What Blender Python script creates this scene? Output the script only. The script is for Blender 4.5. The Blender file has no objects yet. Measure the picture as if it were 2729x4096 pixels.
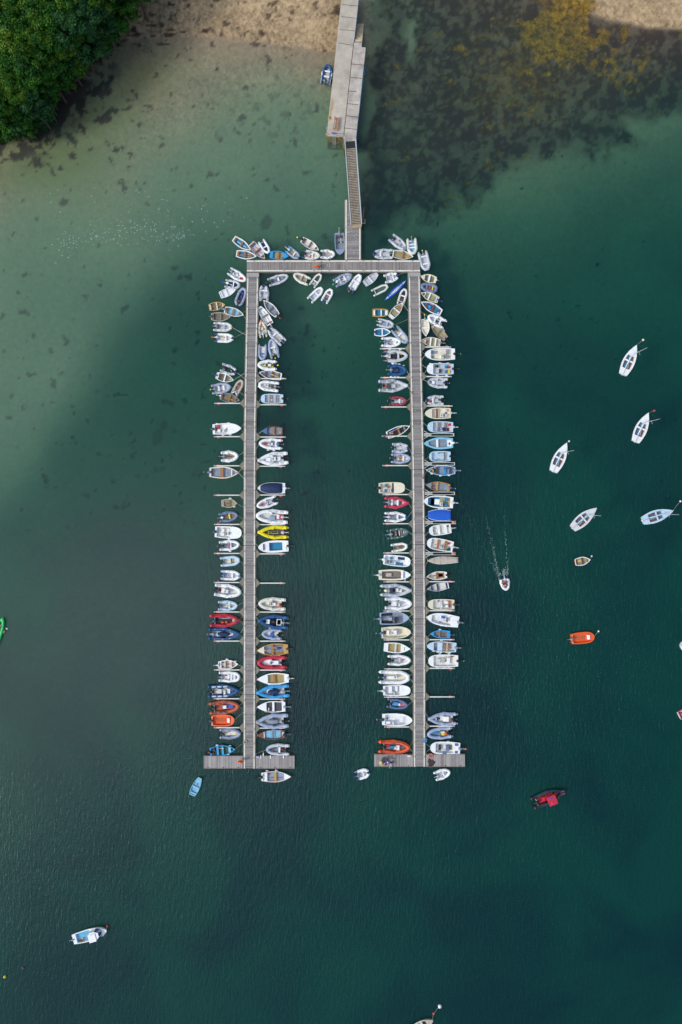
import bpy, bmesh, math, random
import numpy as np
from mathutils import Vector, Matrix
R = math.radians
random.seed(7)
sc = bpy.context.scene
COL = sc.collection
HC = 109.2            # camera height above the water, metres
PX = 0.04             # metres on the water per photo pixel

# ------------------------------------------------------------------ camera, sky, sun, exposure
cam = bpy.data.cameras.new('camera'); camo = bpy.data.objects.new('camera', cam); COL.objects.link(camo)
camo.location = (0, 0, HC); camo.rotation_euler = (0, 0, 0)
cam.sensor_fit = 'VERTICAL'; cam.sensor_height = 36; cam.lens = 24; cam.clip_end = 3000; cam.clip_start = 1
sc.camera = camo
SUN_EL, SUN_AZ = 40, 250
w = bpy.data.worlds.new('World'); sc.world = w; w.use_nodes = True
nt = w.node_tree; nt.nodes.clear()
def wn(t, **k):
    n = nt.nodes.new(t)
    for a, b in k.items(): setattr(n, a, b)
    return n
wo = wn('ShaderNodeOutputWorld'); bg = wn('ShaderNodeBackground')
sky = wn('ShaderNodeTexSky', sky_type='NISHITA', sun_disc=False)
sky.sun_elevation = R(SUN_EL); sky.sun_rotation = R(SUN_AZ); sky.air_density = 1.3; sky.dust_density = 2.0
cl = wn('ShaderNodeBackground'); cl.inputs[0].default_value = (.83, .92, 1.0, 1); cl.inputs[1].default_value = .48
bg.inputs[1].default_value = .09
mx = wn('ShaderNodeMixShader')
tc = wn('ShaderNodeTexCoord')
no = wn('ShaderNodeTexNoise'); no.inputs['Scale'].default_value = 1.6; no.inputs['Detail'].default_value = 6
sep = wn('ShaderNodeSeparateXYZ')
ma = wn('ShaderNodeMath', operation='MULTIPLY_ADD')   # clouds thicker towards the west (-x)
ma.inputs[1].default_value = -1.5; ma.inputs[2].default_value = .0
ad = wn('ShaderNodeMath', operation='ADD')
cr = wn('ShaderNodeMapRange'); cr.inputs['From Min'].default_value = .42; cr.inputs['From Max'].default_value = .95
L = nt.links.new
L(tc.outputs['Generated'], no.inputs['Vector']); L(tc.outputs['Generated'], sep.inputs[0])
L(sep.outputs['X'], ma.inputs[0]); L(no.outputs['Fac'], ad.inputs[0]); L(ma.outputs[0], ad.inputs[1])
L(ad.outputs[0], cr.inputs['Value']); L(sky.outputs[0], bg.inputs[0])
L(cr.outputs['Result'], mx.inputs[0]); L(bg.outputs[0], mx.inputs[1]); L(cl.outputs[0], mx.inputs[2])
# one brighter cloud bank low of the zenith to the south-west
dt0 = wn('ShaderNodeVectorMath', operation='DOT_PRODUCT'); dt0.inputs[1].default_value = (-.235, -.165, .958)
L(tc.outputs['Generated'], dt0.inputs[0])
d1 = wn('ShaderNodeMath', operation='MULTIPLY_ADD'); d1.inputs[1].default_value = .03; L(no.outputs['Fac'], d1.inputs[0]); L(dt0.outputs['Value'], d1.inputs[2])
d2 = wn('ShaderNodeMapRange', interpolation_type='SMOOTHERSTEP'); d2.inputs['From Min'].default_value = .978; d2.inputs['From Max'].default_value = 1.018; d2.inputs['To Max'].default_value = 3.2
L(d1.outputs[0], d2.inputs['Value'])
b2 = wn('ShaderNodeBackground'); b2.inputs[0].default_value = (1, .98, .96, 1); L(d2.outputs['Result'], b2.inputs[1])
as_ = wn('ShaderNodeAddShader'); L(mx.outputs[0], as_.inputs[0]); L(b2.outputs[0], as_.inputs[1]); L(as_.outputs[0], wo.inputs[0])
sl = bpy.data.lights.new('sun', 'SUN'); sl.energy = 1.4; sl.angle = R(14); sl.color = (1, .96, .9)
so = bpy.data.objects.new('sun', sl); COL.objects.link(so)
so.rotation_euler = (R(90 - SUN_EL), 0, R(180 - SUN_AZ)); so.location = (0, 0, 60)
vs = sc.view_settings
vs.view_transform = 'Standard'; vs.look = 'None'; vs.gamma = 1; vs.exposure = 0.74; vs.use_curve_mapping = False
sc.cycles.max_bounces = 6; sc.cycles.transparent_max_bounces = 8

# ------------------------------------------------------------------ helpers
def W(px, py, z=0.0):
    k = PX * (HC - z) / HC
    return ((px - 1364.5) * k, (2048 - py) * k)
def tag(o, label=None, cat=None, group=None, kind=None):
    if label: o['label'] = label
    if cat: o['category'] = cat
    if group: o['group'] = group
    if kind: o['kind'] = kind
    return o
def empty(name, x, y, z=0, rz=0):
    o = bpy.data.objects.new(name, None); COL.objects.link(o)
    o.location = (x, y, z); o.rotation_euler = (0, 0, rz); o.empty_display_size = .3
    return o
def srgb(h):
    c = [int(h[i:i+2], 16) / 255 for i in (0, 2, 4)]
    return tuple(x / 12.92 if x <= .04045 else ((x + .055) / 1.055) ** 2.4 for x in c)
# real base colours of the paints, fabrics and woods, as linear reflectance
PAL = dict(
 wh=(.86,.87,.89), ow=(.73,.71,.65), cr=(.76,.70,.55), lg=(.56,.58,.63), pw=(.70,.70,.72), ck=(.03,.036,.055), ic=(.52,.68,.82), gy=(.24,.28,.34), dg=(.05,.06,.07),
 bk=(.012,.014,.02), nv=(.012,.03,.10), co=(.01,.075,.22), bl=(.01,.09,.52), ry=(.008,.10,.55), cb=(.02,.20,.38), tq=(.03,.32,.68),
 lb=(.22,.52,.72), az=(.12,.45,.72), sb=(.16,.22,.38), sl=(.26,.34,.47), rd=(.62,.02,.025), mr=(.28,.03,.06), cs=(.56,.025,.06), pr=(.70,.05,.12),
 og=(.82,.11,.015), ru=(.50,.11,.05), yl=(.80,.66,.01), gd=(.52,.29,.06), wd=(.36,.15,.05), rb=(.20,.06,.035), db=(.07,.04,.04),
 gw=(.22,.18,.16), gf=(.42,.31,.11), gr=(.01,.10,.03), gn=(.02,.55,.30), dn=(.06,.13,.12), be=(.50,.42,.36), kh=(.36,.32,.18),
 ks=(.20,.17,.11), tn=(.62,.42,.17), pk=(.62,.16,.20), sa=(.66,.25,.18), pu=(.07,.05,.25), li=(.30,.78,.12), sk=(.42,.21,.14),
 sh=(.10,.16,.34), lv=(.34,.40,.56), kg=(.02,.62,.14), fl=(.42,.42,.38))
_M = {}
def nodes(name):
    m = bpy.data.materials.new(name); m.use_nodes = True
    t = m.node_tree; b = t.nodes['Principled BSDF']
    return m, t, b
def mat(k, rough=None, scale=2.2, var=.16):
    key = (k, rough)
    if key in _M: return _M[key]
    c = PAL[k]
    m, t, b = nodes('paint_' + k)
    tc = t.nodes.new('ShaderNodeTexCoord'); n1 = t.nodes.new('ShaderNodeTexNoise')
    n1.inputs['Scale'].default_value = scale; n1.inputs['Detail'].default_value = 5; n1.inputs['Roughness'].default_value = .65
    oi = t.nodes.new('ShaderNodeObjectInfo')
    av = t.nodes.new('ShaderNodeVectorMath'); av.operation = 'ADD'
    t.links.new(tc.outputs['Object'], av.inputs[0]); t.links.new(oi.outputs['Location'], av.inputs[1])
    t.links.new(av.outputs[0], n1.inputs['Vector'])
    mr = t.nodes.new('ShaderNodeMapRange'); mr.inputs['From Min'].default_value = .3; mr.inputs['From Max'].default_value = .75
    mr.inputs['To Min'].default_value = 1 + var * .35; mr.inputs['To Max'].default_value = 1 - var * 1.3
    t.links.new(n1.outputs['Fac'], mr.inputs['Value'])
    mxn = t.nodes.new('ShaderNodeVectorMath'); mxn.operation = 'SCALE'; mxn.inputs[0].default_value = c
    t.links.new(mr.outputs['Result'], mxn.inputs['Scale'])
    t.links.new(mxn.outputs[0], b.inputs['Base Color'])
    b.inputs['Roughness'].default_value = rough if rough is not None else .42
    bp = t.nodes.new('ShaderNodeBump'); bp.inputs['Strength'].default_value = .15; bp.inputs['Distance'].default_value = .02
    t.links.new(n1.outputs['Fac'], bp.inputs['Height']); t.links.new(bp.outputs[0], b.inputs['Normal'])
    _M[key] = m
    return m

class MB:
    def __init__(s): s.v = []; s.f = []
    def add(s, vs, fs):
        o = len(s.v); s.v += [tuple(p) for p in vs]; s.f += [tuple(i + o for i in f) for f in fs]; return s
    def box(s, cx, cy, cz, lx, ly, lz, rz=0, bev=.12, top=1.0):
        """box with chamfered top edges; sizes are full"""
        a, b, h = lx / 2, ly / 2, lz / 2
        c_ = min(bev * min(lx, ly, lz), .04)
        ring = []
        for z, i in ((-h, 0), (h - c_, 0), (h, c_)):
            k = top if z > 0 else 1
            ring.append([(-a*k+i, -b*k+i, z), (a*k-i, -b*k+i, z), (a*k-i, b*k-i, z), (-a*k+i, b*k-i, z)])
        ca, sa = math.cos(rz), math.sin(rz)
        P = [(cx + x * ca - y * sa, cy + x * sa + y * ca, cz + z) for r in ring for x, y, z in r]
        F = [(3, 2, 1, 0), (8, 9, 10, 11)]
        for j in range(2):
            for i in range(4):
                n = (i + 1) % 4; F.append((j*4+i, j*4+n, j*4+4+n, j*4+4+i))
        return s.add(P, F)
    def prism(s, poly, z0, z1):
        n = len(poly)
        ar = sum(poly[i][0]*poly[(i+1) % n][1] - poly[(i+1) % n][0]*poly[i][1] for i in range(n))
        if ar < 0: poly = poly[::-1]
        P = [(x, y, z0) for x, y in poly] + [(x, y, z1) for x, y in poly]
        F = [tuple(range(n))[::-1], tuple(range(n, 2*n))] + [(i, (i+1) % n, n+(i+1) % n, n+i) for i in range(n)]
        return s.add(P, F)
    def tube(s, pts, rad, seg=8, closed=False):
        pts = [Vector(p) for p in pts]; n = len(pts)
        if not isinstance(rad, (list, tuple)): rad = [rad] * n
        P = []
        for i, p in enumerate(pts):
            a = pts[(i - 1) % n] if (closed or i > 0) else p
            b = pts[(i + 1) % n] if (closed or i < n - 1) else p
            t = (b - a)
            t = t.normalized() if t.length > 1e-9 else Vector((1, 0, 0))
            up = Vector((0, 0, 1)) if abs(t.z) < .95 else Vector((1, 0, 0))
            sd = t.cross(up).normalized(); u2 = sd.cross(t)
            # mitre
            k = 1.0
            if (closed or 0 < i < n - 1):
                d = (p - a).normalized().dot((b - p).normalized()); k = 1 / max(.55, math.sqrt(max(0.02, (1 + d) / 2)))
            for j in range(seg):
                an = 2 * math.pi * j / seg
                P.append(p + sd * math.cos(an) * rad[i] * k + u2 * math.sin(an) * rad[i])
        F = []
        for i in range(n if closed else n - 1):
            for j in range(seg):
                a, b = i * seg + j, i * seg + (j + 1) % seg
                c, d = ((i + 1) % n) * seg + (j + 1) % seg, ((i + 1) % n) * seg + j
                F.append((a, d, c, b)[::-1])
        if not closed:
            F.append(tuple(range(seg))); F.append(tuple(range((n - 1) * seg, n * seg))[::-1])
        return s.add(P, F)
    def blob(s, cx, cy, cz, rx, ry, rz, e=.75, nu=10, nv=6, rot=0):
        P = []; F = []
        pw = lambda q: math.copysign(abs(q) ** e, q)
        ca, sa = math.cos(rot), math.sin(rot)
        for i in range(1, nv):
            ph = math.pi * i / nv
            for j in range(nu):
                th = 2 * math.pi * j / nu
                x, y, z = rx*pw(math.sin(ph))*pw(math.cos(th)), ry*pw(math.sin(ph))*pw(math.sin(th)), rz*pw(math.cos(ph))
                P.append((cx + x*ca - y*sa, cy + x*sa + y*ca, cz + z))
        P += [(cx, cy, cz + rz), (cx, cy, cz - rz)]
        T, Bt = len(P) - 2, len(P) - 1
        for j in range(nu):
            n = (j + 1) % nu
            F.append((T, j, n)); F.append((Bt, (nv-2)*nu + n, (nv-2)*nu + j))
            for i in range(nv - 2): F.append((i*nu+j, (i+1)*nu+j, (i+1)*nu+n, i*nu+n))
        return s.add(P, F)
    def build(s, name, m, parent=None, smooth=False, loc=None):
        me = bpy.data.meshes.new(name); me.from_pydata(s.v, [], s.f); me.update()
        if isinstance(m, str): m = mat(m)
        me.materials.append(m)
        if smooth: me.shade_smooth()
        o = bpy.data.objects.new(name, me); COL.objects.link(o)
        if parent: o.parent = parent
        if loc: o.location = loc
        return o

# numpy value noise, for the shape of the sea bed and where weed grows
_rs = np.random.RandomState(5)
_LAT = _rs.rand(256, 256)
def vnoise(x, y, s=1.0, seed=0):
    x = x / s + seed * 17.3; y = y / s + seed * 7.7
    xi = np.floor(x).astype(int); yi = np.floor(y).astype(int)
    fx = x - xi; fy = y - yi; fx = fx*fx*(3-2*fx); fy = fy*fy*(3-2*fy)
    g = lambda a, b: _LAT[a % 256, b % 256]
    return (g(xi,yi)*(1-fx)+g(xi+1,yi)*fx)*(1-fy) + (g(xi,yi+1)*(1-fx)+g(xi+1,yi+1)*fx)*fy
def fbm(x, y, s, o=4, seed=0):
    r = 0; a = 1; t = 0
    for i in range(o):
        q = .6 + i*1.1 + seed*.37; c_, s_ = math.cos(q), math.sin(q)
        r = r + a*vnoise(x*c_ - y*s_, x*s_ + y*c_, s, seed+i*3); t += a; a *= .55; s *= .5
    return r / t
def sst(a, b, x):
    t = np.clip((x - a) / (b - a), 0, 1); return t*t*(3-2*t)
# ------------------------------------------------------------------ sea bed, beach and water
K5 = 1.7405
HP = [(0,0,4),(150,0,3.5),(0,150,3),(100,120,2.5),(200,60,2),(280,20,1.3),(400,0,1.0),(600,0,1.1),(780,0,1.2),(150,190,.7),(60,250,.6),(0,265,.6),
 (0,305,0),(60,285,0),(110,240,0),(180,165,0),(230,112,0),(320,92,0),(400,84,0),(500,92,0),(600,100,0),(700,112,0),(775,118,0),
 (850,0,-.7),(1000,0,-.7),(1200,0,-.3),(1300,0,0.02),(1400,0,.6),(1500,0,1.0),(1568,0,1.1),(1420,45,.12),(1500,52,.22),(1568,50,0.3),(1568,110,-.45),(1450,120,-.5),
 (0,350,-.25),(100,330,-.35),(200,250,-.4),(300,180,-.35),(250,300,-.6),(400,200,-.5),(400,350,-1.0),(100,450,-.9),(0,470,-.8),(600,200,-.75),(600,350,-1.5),
 (740,200,-.7),(740,300,-1.5),(200,600,-1.8),(50,600,-1.7),(0,900,-2.0),(100,800,-2.0),(50,1000,-2.5),(0,1100,-2.8),(300,550,-1.5),(400,500,-1.9),(500,480,-2.1),
 (650,450,-2.3),(250,700,-2.5),(150,850,-2.0),(400,700,-3.2),(300,900,-3.8),(150,1000,-3.4),(550,750,-3.4),(700,600,-3),(780,700,-3.5),(780,1000,-4.6),(500,1100,-4.6),
 (200,1300,-5.2),(900,200,-1.0),(900,400,-1.7),(900,550,-3.0),(1100,200,-.9),(1100,400,-1.6),(1100,550,-3.2),(1250,250,-.9),(1250,400,-1.9),(1400,300,-1.6),
 (1568,250,-1.8),(1568,400,-3.2),(1400,500,-3.7),(1300,700,-4.7),(1568,700,-5.2),(1100,900,-5.5),(1568,1100,-6.5),(0,2353,-8),(784,2353,-8),(1568,2353,-9),
 (784,1800,-7),(1568,1700,-8),(0,1700,-6.5)]
hp = np.array(HP, float); hp[:, :2] *= K5 * PX
def tps(r): return np.where(r > 1e-9, r*r*np.log(np.maximum(r, 1e-9)), 0)
_n = len(hp)
_A = np.zeros((_n+3, _n+3)); _A[:_n,:_n] = tps(np.hypot(hp[:,None,0]-hp[None,:,0], hp[:,None,1]-hp[None,:,1])) + np.eye(_n)*2.0
_A[:_n,_n] = 1; _A[:_n,_n+1:] = hp[:,:2]; _A[_n,:_n] = 1; _A[_n+1:,:_n] = hp[:,:2].T
_wt = np.linalg.solve(_A, np.concatenate([hp[:,2], [0,0,0]]))
def ground(wx, wy):
    """height of the ground at world x, y (arrays)"""
    px = np.clip(wx + 1364.5*PX, -4, 113); py = np.clip(2048*PX - wy, -4, 168)
    h = _wt[_n] + _wt[_n+1]*px + _wt[_n+2]*py
    for i in range(_n): h = h + _wt[i]*tps(np.hypot(px-hp[i,0], py-hp[i,1]))
    over = np.maximum(0, -(2048*PX - wy) - 4)
    h = h + np.minimum(over*.06, 6)
    # the sand bank at the left drops off along a slanting edge
    qx, qy = px/PX/K5, py/PX/K5; u = (qx + 18*np.sin(qy/60.)) - np.interp(qy, [560,590,760,830,920,1040,1190], [400,355,240,205,160,90,0])
    h = h - .55*np.clip((u+35)/110, 0, 1)*np.clip((qy-470)/160, 0, 1)*np.clip((760-qx)/260, 0, 1)*np.clip((1500-qy)/250, 0, 1)
    return np.minimum(h, 12)
def axis(a, b, lo, hi, st):
    c = list(np.arange(a, b + st/2, st)); x = a; s = st
    while x > lo: s *= 1.5; x -= s; c.insert(0, x)
    x = b; s = st
    while x < hi: s *= 1.5; x += s; c.append(x)
    return np.array(c)
def grid_obj(name, X, Y, Z, attrs, m, kind='structure'):
    ny, nx = Z.shape
    me = bpy.data.meshes.new(name)
    co = np.stack([X, Y, Z], -1).reshape(-1, 3).astype(np.float32)
    i = np.arange(nx*ny).reshape(ny, nx)
    q = np.stack([i[:-1,:-1], i[:-1,1:], i[1:,1:], i[1:,:-1]], -1).reshape(-1, 4)
    me.vertices.add(len(co)); me.vertices.foreach_set('co', co.ravel())
    me.loops.add(q.size); me.loops.foreach_set('vertex_index', q.ravel().astype(np.int32))
    me.polygons.add(len(q)); me.polygons.foreach_set('loop_start', np.arange(0, q.size, 4, dtype=np.int32))
    me.update(calc_edges=True)
    for k, a in attrs.items():
        at = me.attributes.new(k, 'FLOAT', 'POINT'); at.data.foreach_set('value', a.astype(np.float32).ravel())
    me.materials.append(m); me.shade_smooth()
    o = bpy.data.objects.new(name, me); COL.objects.link(o); o['kind'] = kind
    return o
def gauss(px, py, cx, cy, sx, sy): return np.exp(-((px-cx)/sx)**2 - ((py-cy)/sy)**2)
def dp(X, Y): return (X/PX + 1364.5)/K5, (2048 - Y/PX)/K5     # world -> photo map coordinates, 1568 wide
ax = axis(-58, 58, -900, 900, .3); ay = axis(-10, 84, -900, 700, .3)
X, Y = np.meshgrid(ax, ay)
Z = ground(X, Y)
Z = Z + (fbm(X, Y, 6, 4, 1) - .5) * .25 * sst(.0, 1, np.abs(Z) + .3)
px, py = dp(X, Y)
wx_ = (fbm(X, Y, 5, 3, 20)-.5)*60; wy_ = (fbm(X, Y, 5, 3, 21)-.5)*60
qx, qy = px + wx_, py + wy_
# dark weed beds east of the jetty
n1 = fbm(X, Y, 3.2, 5, 2); n2 = fbm(X*1.0, Y*.45, 4.5, 4, 3); n3 = fbm(X, Y, 1.0, 4, 8)
bed = sst(838, 905, qx) * (1 - sst(330, 520, qy + (qx-1000)*.28)) * .9 + gauss(qx, qy, 1000, 330, 140, 170)*.5 + gauss(qx, qy, 870, 420, 60, 110)*.55
bed = np.clip(bed, 0, 1) * (1 - .7*gauss(qx, qy, 945, 70, 26, 130)) * (1-.4*gauss(qx, qy, 920, 260, 26, 60))
bed *= 1 - sst(10, 60, (qx-1300)*.7 - (qy-250)*1.2 - 40) * sst(220, 300, qy)
n1 = fbm(X, Y, 2.6, 5, 2)
weed = sst(.42, .62, n1*.75 + n2*.20 + n3*.25 + (bed - .62)*.50) * sst(.05, .35, bed) * (.55 + .45*sst(.30, .50, fbm(X, Y, .8, 4, 61))) * (1 - .55*sst(.56, .64, fbm(X, Y, 1.4, 4, 62)))
# a second darker patch below and scattered tufts on the sand
def spots(cx, cy, sx, sy, thr, sc_, seed):
    return sst(thr, thr+.07, fbm(X, Y, sc_, 4, seed) + (gauss(px, py, cx, cy, sx, sy)-1)*.35)
weed = np.maximum(weed, spots(190, 240, 95, 110, .45, 1.7, 31))
weed = np.maximum(weed, spots(50, 340, 110, 65, .46, 1.3, 33))
weed = np.maximum(weed, .9*spots(375, 850, 75, 100, .56, 3.5, 34))
weed = np.maximum(weed, .7*spots(600, 510, 60, 50, .56, 3, 35))
weed = np.maximum(weed, .6*spots(340, 1080, 90, 150, .55, 4, 37))
weed = np.maximum(weed, .8*sst(.74, .80, fbm(X, Y, 1.5, 3, 36)) * (px < 780))
weed = np.maximum(weed, .5*sst(.60, .70, fbm(X, Y, .9, 3, 39)) * gauss(px, py, 640, 250, 130, 120))
fr_ = np.full_like(px, 9e9)
FL = [(-10,330),(50,318),(100,285),(140,235),(165,195),(185,160),(205,130),(235,105)]
for (xa,ya),(xb,yb) in zip(FL[:-1], FL[1:]):
    t_ = np.clip(((px-xa)*(xb-xa)+(py-ya)*(yb-ya))/((xb-xa)**2+(yb-ya)**2), 0, 1); fr_ = np.minimum(fr_, np.hypot(px-xa-t_*(xb-xa), py-ya-t_*(yb-ya)))
weed = np.maximum(weed, sst(.50, .58, fbm(X, Y, 1.9, 5, 51) + .17*np.exp(-(fr_/26)**2) - .05) * np.exp(-(fr_/55)**4) * (px < 300))
weed = weed * sst(1270, 1150, py) * sst(.12, -.05, np.where(px > 1280, Z, -1))
# drift weed in streaks along the beach
st = fbm(X*.35 + Y*.12, Y*1.1, .9, 5, 12)
wrack = sst(.53, .60, st + (gauss(px, py, 330, 40, 120, 60)-1)*.25 + (gauss(px, py, 300, 88, 110, 14))*.14)
wrack = np.maximum(wrack, .8*sst(.66, .74, fbm(X*.6, Y, .8, 4, 14)) * (py < 118) * (px < 790))
wrack *= (px > 160) * (py < 125) * (px < 790)
gold = sst(.42, .52, fbm(X, Y, 2.4, 4, 41) + (np.maximum(gauss(qx, qy, 1310, 45, 75, 85), gauss(qx,qy,1270,115,70,45)) - .62)*.55)
gold = np.maximum(gold, .8*sst(.47, .60, fbm(X, Y, .8, 3, 43) + (gauss(qx, qy, 1440, 150, 120, 45) - .75)*.5))
gold = np.maximum(gold, .45*sst(.50, .66, fbm(X, Y, .7, 4, 44) + (gauss(qx, qy, 1180, 150, 170, 140) - .8)*.4))
gold = np.maximum(gold, .9*sst(.40, .52, fbm(X, Y, 1.6, 4, 47) + (np.maximum(gauss(px, py, 1290, 40, 75, 65), gauss(px, py, 1350, 85, 70, 32)) - .60)*.5))
gold = np.maximum(gold, .3*sst(.52, .64, fbm(X, Y, .7, 4, 48) + (gauss(px, py, 1200, 190, 190, 130) - .75)*.35))
gold *= (px > 845) * (.8 + .2*sst(.42, .52, fbm(X, Y, 1.1, 4, 63)))

far = (py > -60)
weed = weed*far; wrack = wrack*far; bed = bed*far; gold = gold*far*np.maximum(sst(.05,.25,bed), py < 130)
algae_sheen_gap = gauss(px, py, 110, 380, 160, 100) * 1.1 + gauss(px, py, 240, 260, 90, 80)*.6 + gauss(px, py, 330, 170, 90, 60)*.5  # olive algae plus tint painted in for water missing the sky's sheen
m, t, b = nodes('sand_and_shingle')
def tn(ty, **k):
    n = t.nodes.new(ty)
    for a, c in k.items(): setattr(n, a, c)
    return n
def attr(nm): n = tn('ShaderNodeAttribute', attribute_name=nm); return n.outputs['Fac']
geo = tn('ShaderNodeNewGeometry')
vo = tn('ShaderNodeTexVoronoi'); vo.inputs['Scale'].default_value = 2.6
nz = tn('ShaderNodeTexNoise'); nz.inputs['Scale'].default_value = 1.1; nz.inputs['Detail'].default_value = 8; nz.inputs['Roughness'].default_value = .75
nb = tn('ShaderNodeTexNoise'); nb.inputs['Scale'].default_value = .12; nb.inputs['Detail'].default_value = 4
for n_ in (vo, nz, nb): t.links.new(geo.outputs['Position'], n_.inputs['Vector'])
rp = tn('ShaderNodeValToRGB'); e = rp.color_ramp.elements
e[0].position = .25; e[0].color = (.10, .07, .04, 1); e[1].position = .72; e[1].color = (.50, .36, .21, 1)
e2 = rp.color_ramp.elements.new(.5); e2.color = (.31, .215, .12, 1)
ma1 = tn('ShaderNodeMath', operation='MULTIPLY_ADD'); ma1.inputs[1].default_value = .22
t.links.new(vo.outputs['Color'], ma1.inputs[0]); t.links.new(nz.outputs['Fac'], ma1.inputs[2])
ma2 = tn('ShaderNodeMath', operation='MULTIPLY_ADD'); ma2.inputs[1].default_value = .35
t.links.new(nb.outputs['Fac'], ma2.inputs[0]); t.links.new(ma1.outputs[0], ma2.inputs[2])
sb_ = tn('ShaderNodeMath', operation='SUBTRACT'); sb_.inputs[1].default_value = .25
t.links.new(ma2.outputs[0], sb_.inputs[0]); t.links.new(sb_.outputs[0], rp.inputs[0])
def mixc(a, fac, col):
    n = tn('ShaderNodeMix', data_type='RGBA'); t.links.new(a, n.inputs['A'])
    t.links.new(fac, n.inputs['Factor']); n.inputs['B'].default_value = (*col, 1); return n.outputs['Result']
c = mixc(rp.outputs['Color'], attr('wet'), (.20, .165, .115))
c = mixc(c, attr('algae_sheen_gap'), (.12, .15, .035))
c = mixc(c, attr('film'), (.17, .215, .125))
c = mixc(c, attr('bedt'), (.085, .068, .042))
c = mixc(c, attr('weed'), (.036, .022, .015))
c = mixc(c, attr('wrack'), (.035, .02, .012))
gm_ = tn('ShaderNodeMix', data_type='RGBA'); t.links.new(c, gm_.inputs['A']); t.links.new(attr('gold'), gm_.inputs['Factor'])
gr_ = tn('ShaderNodeValToRGB'); gr_.color_ramp.elements[0].color = (.07, .045, .008, 1); gr_.color_ramp.elements[1].color = (.34, .19, .008, 1)
gr_.color_ramp.elements[0].position = .42; gr_.color_ramp.elements[1].position = .66
t.links.new(nz.outputs['Fac'], gr_.inputs[0]); t.links.new(gr_.outputs[0], gm_.inputs['B'])
t.links.new(gm_.outputs['Result'], b.inputs['Base Color']); b.inputs['Roughness'].default_value = .85
bp = tn('ShaderNodeBump'); bp.inputs['Strength'].default_value = .6; bp.inputs['Distance'].default_value = .12
t.links.new(ma1.outputs[0], bp.inputs['Height']); t.links.new(bp.outputs[0], b.inputs['Normal'])
wet = (1 - sst(-.02, .10, Z)) * (.12 + .5*sst(-1.0, -.15, Z))
bedt = sst(.1, .6, bed) * sst(.15, -.05, Z)
grid_obj('ground', X, Y, Z, dict(weed=weed, wrack=wrack, gold=gold, algae_sheen_gap=np.clip(algae_sheen_gap, 0, 1)*.8, wet=wet, bedt=bedt*.75, film=.78*sst(-.25, -1.2, Z)), m)

# water: clear in the shallows, its own green body as it deepens
ax = axis(-58, 58, -900, 900, .8); ay = axis(-84, 84, -900, 700, .8)
X, Y = np.meshgrid(ax, ay); Zg = ground(X, Y); Zg = Zg + (fbm(X, Y, 6, 4, 1) - .5) * .25 * sst(.0, 1, np.abs(Zg) + .3)
depth = np.maximum(0, -Zg)
px, py = dp(X, Y)
chop = np.clip(.25 + .8*sst(900, 1500, py + (px-784)*.5) + .35*sst(0, 400, 600 - py)*(px < 800) + .1, 0, 1.2)
chop *= 1 - .75*gauss(px, py, 60, 1500, 300, 420)
silt = sst(4.2, .9, depth) * (1 - sst(760, 900, px)) * sst(60, 130, py)
m, t, b = nodes('sea_water'); t.nodes.remove(b)
out = t.nodes['Material Output']
geo = tn('ShaderNodeNewGeometry')
dn = tn('ShaderNodeAttribute', attribute_name='depth'); ch = tn('ShaderNodeAttribute', attribute_name='chop')
sl_ = tn('ShaderNodeAttribute', attribute_name='silt')
vm = tn('ShaderNodeVectorMath', operation='SCALE'); vm.inputs[0].default_value = (-.37, -.20, -.215)
t.links.new(dn.outputs['Fac'], vm.inputs['Scale'])
sx = tn('ShaderNodeSeparateXYZ'); t.links.new(vm.outputs[0], sx.inputs[0])
cc = tn('ShaderNodeCombineXYZ'); c1 = tn('ShaderNodeVectorMath', operation='SUBTRACT'); c1.inputs[0].default_value = (1, 1, 1)
for i_ in range(3):
    ex = tn('ShaderNodeMath', operation='EXPONENT'); t.links.new(sx.outputs[i_], ex.inputs[0]); t.links.new(ex.outputs[0], cc.inputs[i_])
t.links.new(cc.outputs[0], c1.inputs[1])
nb = tn('ShaderNodeTexNoise'); nb.inputs['Scale'].default_value = .045; nb.inputs['Detail'].default_value = 5; nb.inputs['Distortion'].default_value = .6
t.links.new(geo.outputs['Position'], nb.inputs['Vector'])
rb_ = tn('ShaderNodeValToRGB'); e = rb_.color_ramp.elements
e[0].position = .40; e[0].color = (.0007, .022, .031, 1); e[1].position = .60; e[1].color = (.0013, .040, .037, 1)
t.links.new(nb.outputs['Fac'], rb_.inputs[0])
sm_ = tn('ShaderNodeMix', data_type='RGBA'); t.links.new(sl_.outputs['Fac'], sm_.inputs['Factor']); t.links.new(rb_.outputs[0], sm_.inputs['A']); sm_.inputs['B'].default_value = (.09, .21, .16, 1)
bm_ = tn('ShaderNodeVectorMath', operation='MULTIPLY'); t.links.new(sm_.outputs['Result'], bm_.inputs[0]); t.links.new(c1.outputs[0], bm_.inputs[1])
def ripple(rot, sx_, sy_, detail=3):
    mp = tn('ShaderNodeMapping'); mp.inputs['Rotation'].default_value = (0, 0, R(rot)); mp.inputs['Scale'].default_value = (sx_, sy_, 1)
    t.links.new(geo.outputs['Position'], mp.inputs['Vector'])
    n = tn('ShaderNodeTexNoise'); n.inputs['Scale'].default_value = 1; n.inputs['Detail'].default_value = detail; n.inputs['Distortion'].default_value = .5
    t.links.new(mp.outputs[0], n.inputs['Vector']); return n.outputs['Fac']
r1 = ripple(-14, 3.0, .75); r2 = ripple(-34, 2.2, .6, 2); r3 = ripple(10, 5, 2.2, 2)
a1 = tn('ShaderNodeMath', operation='ADD'); t.links.new(r1, a1.inputs[0]); t.links.new(r2, a1.inputs[1])
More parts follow.
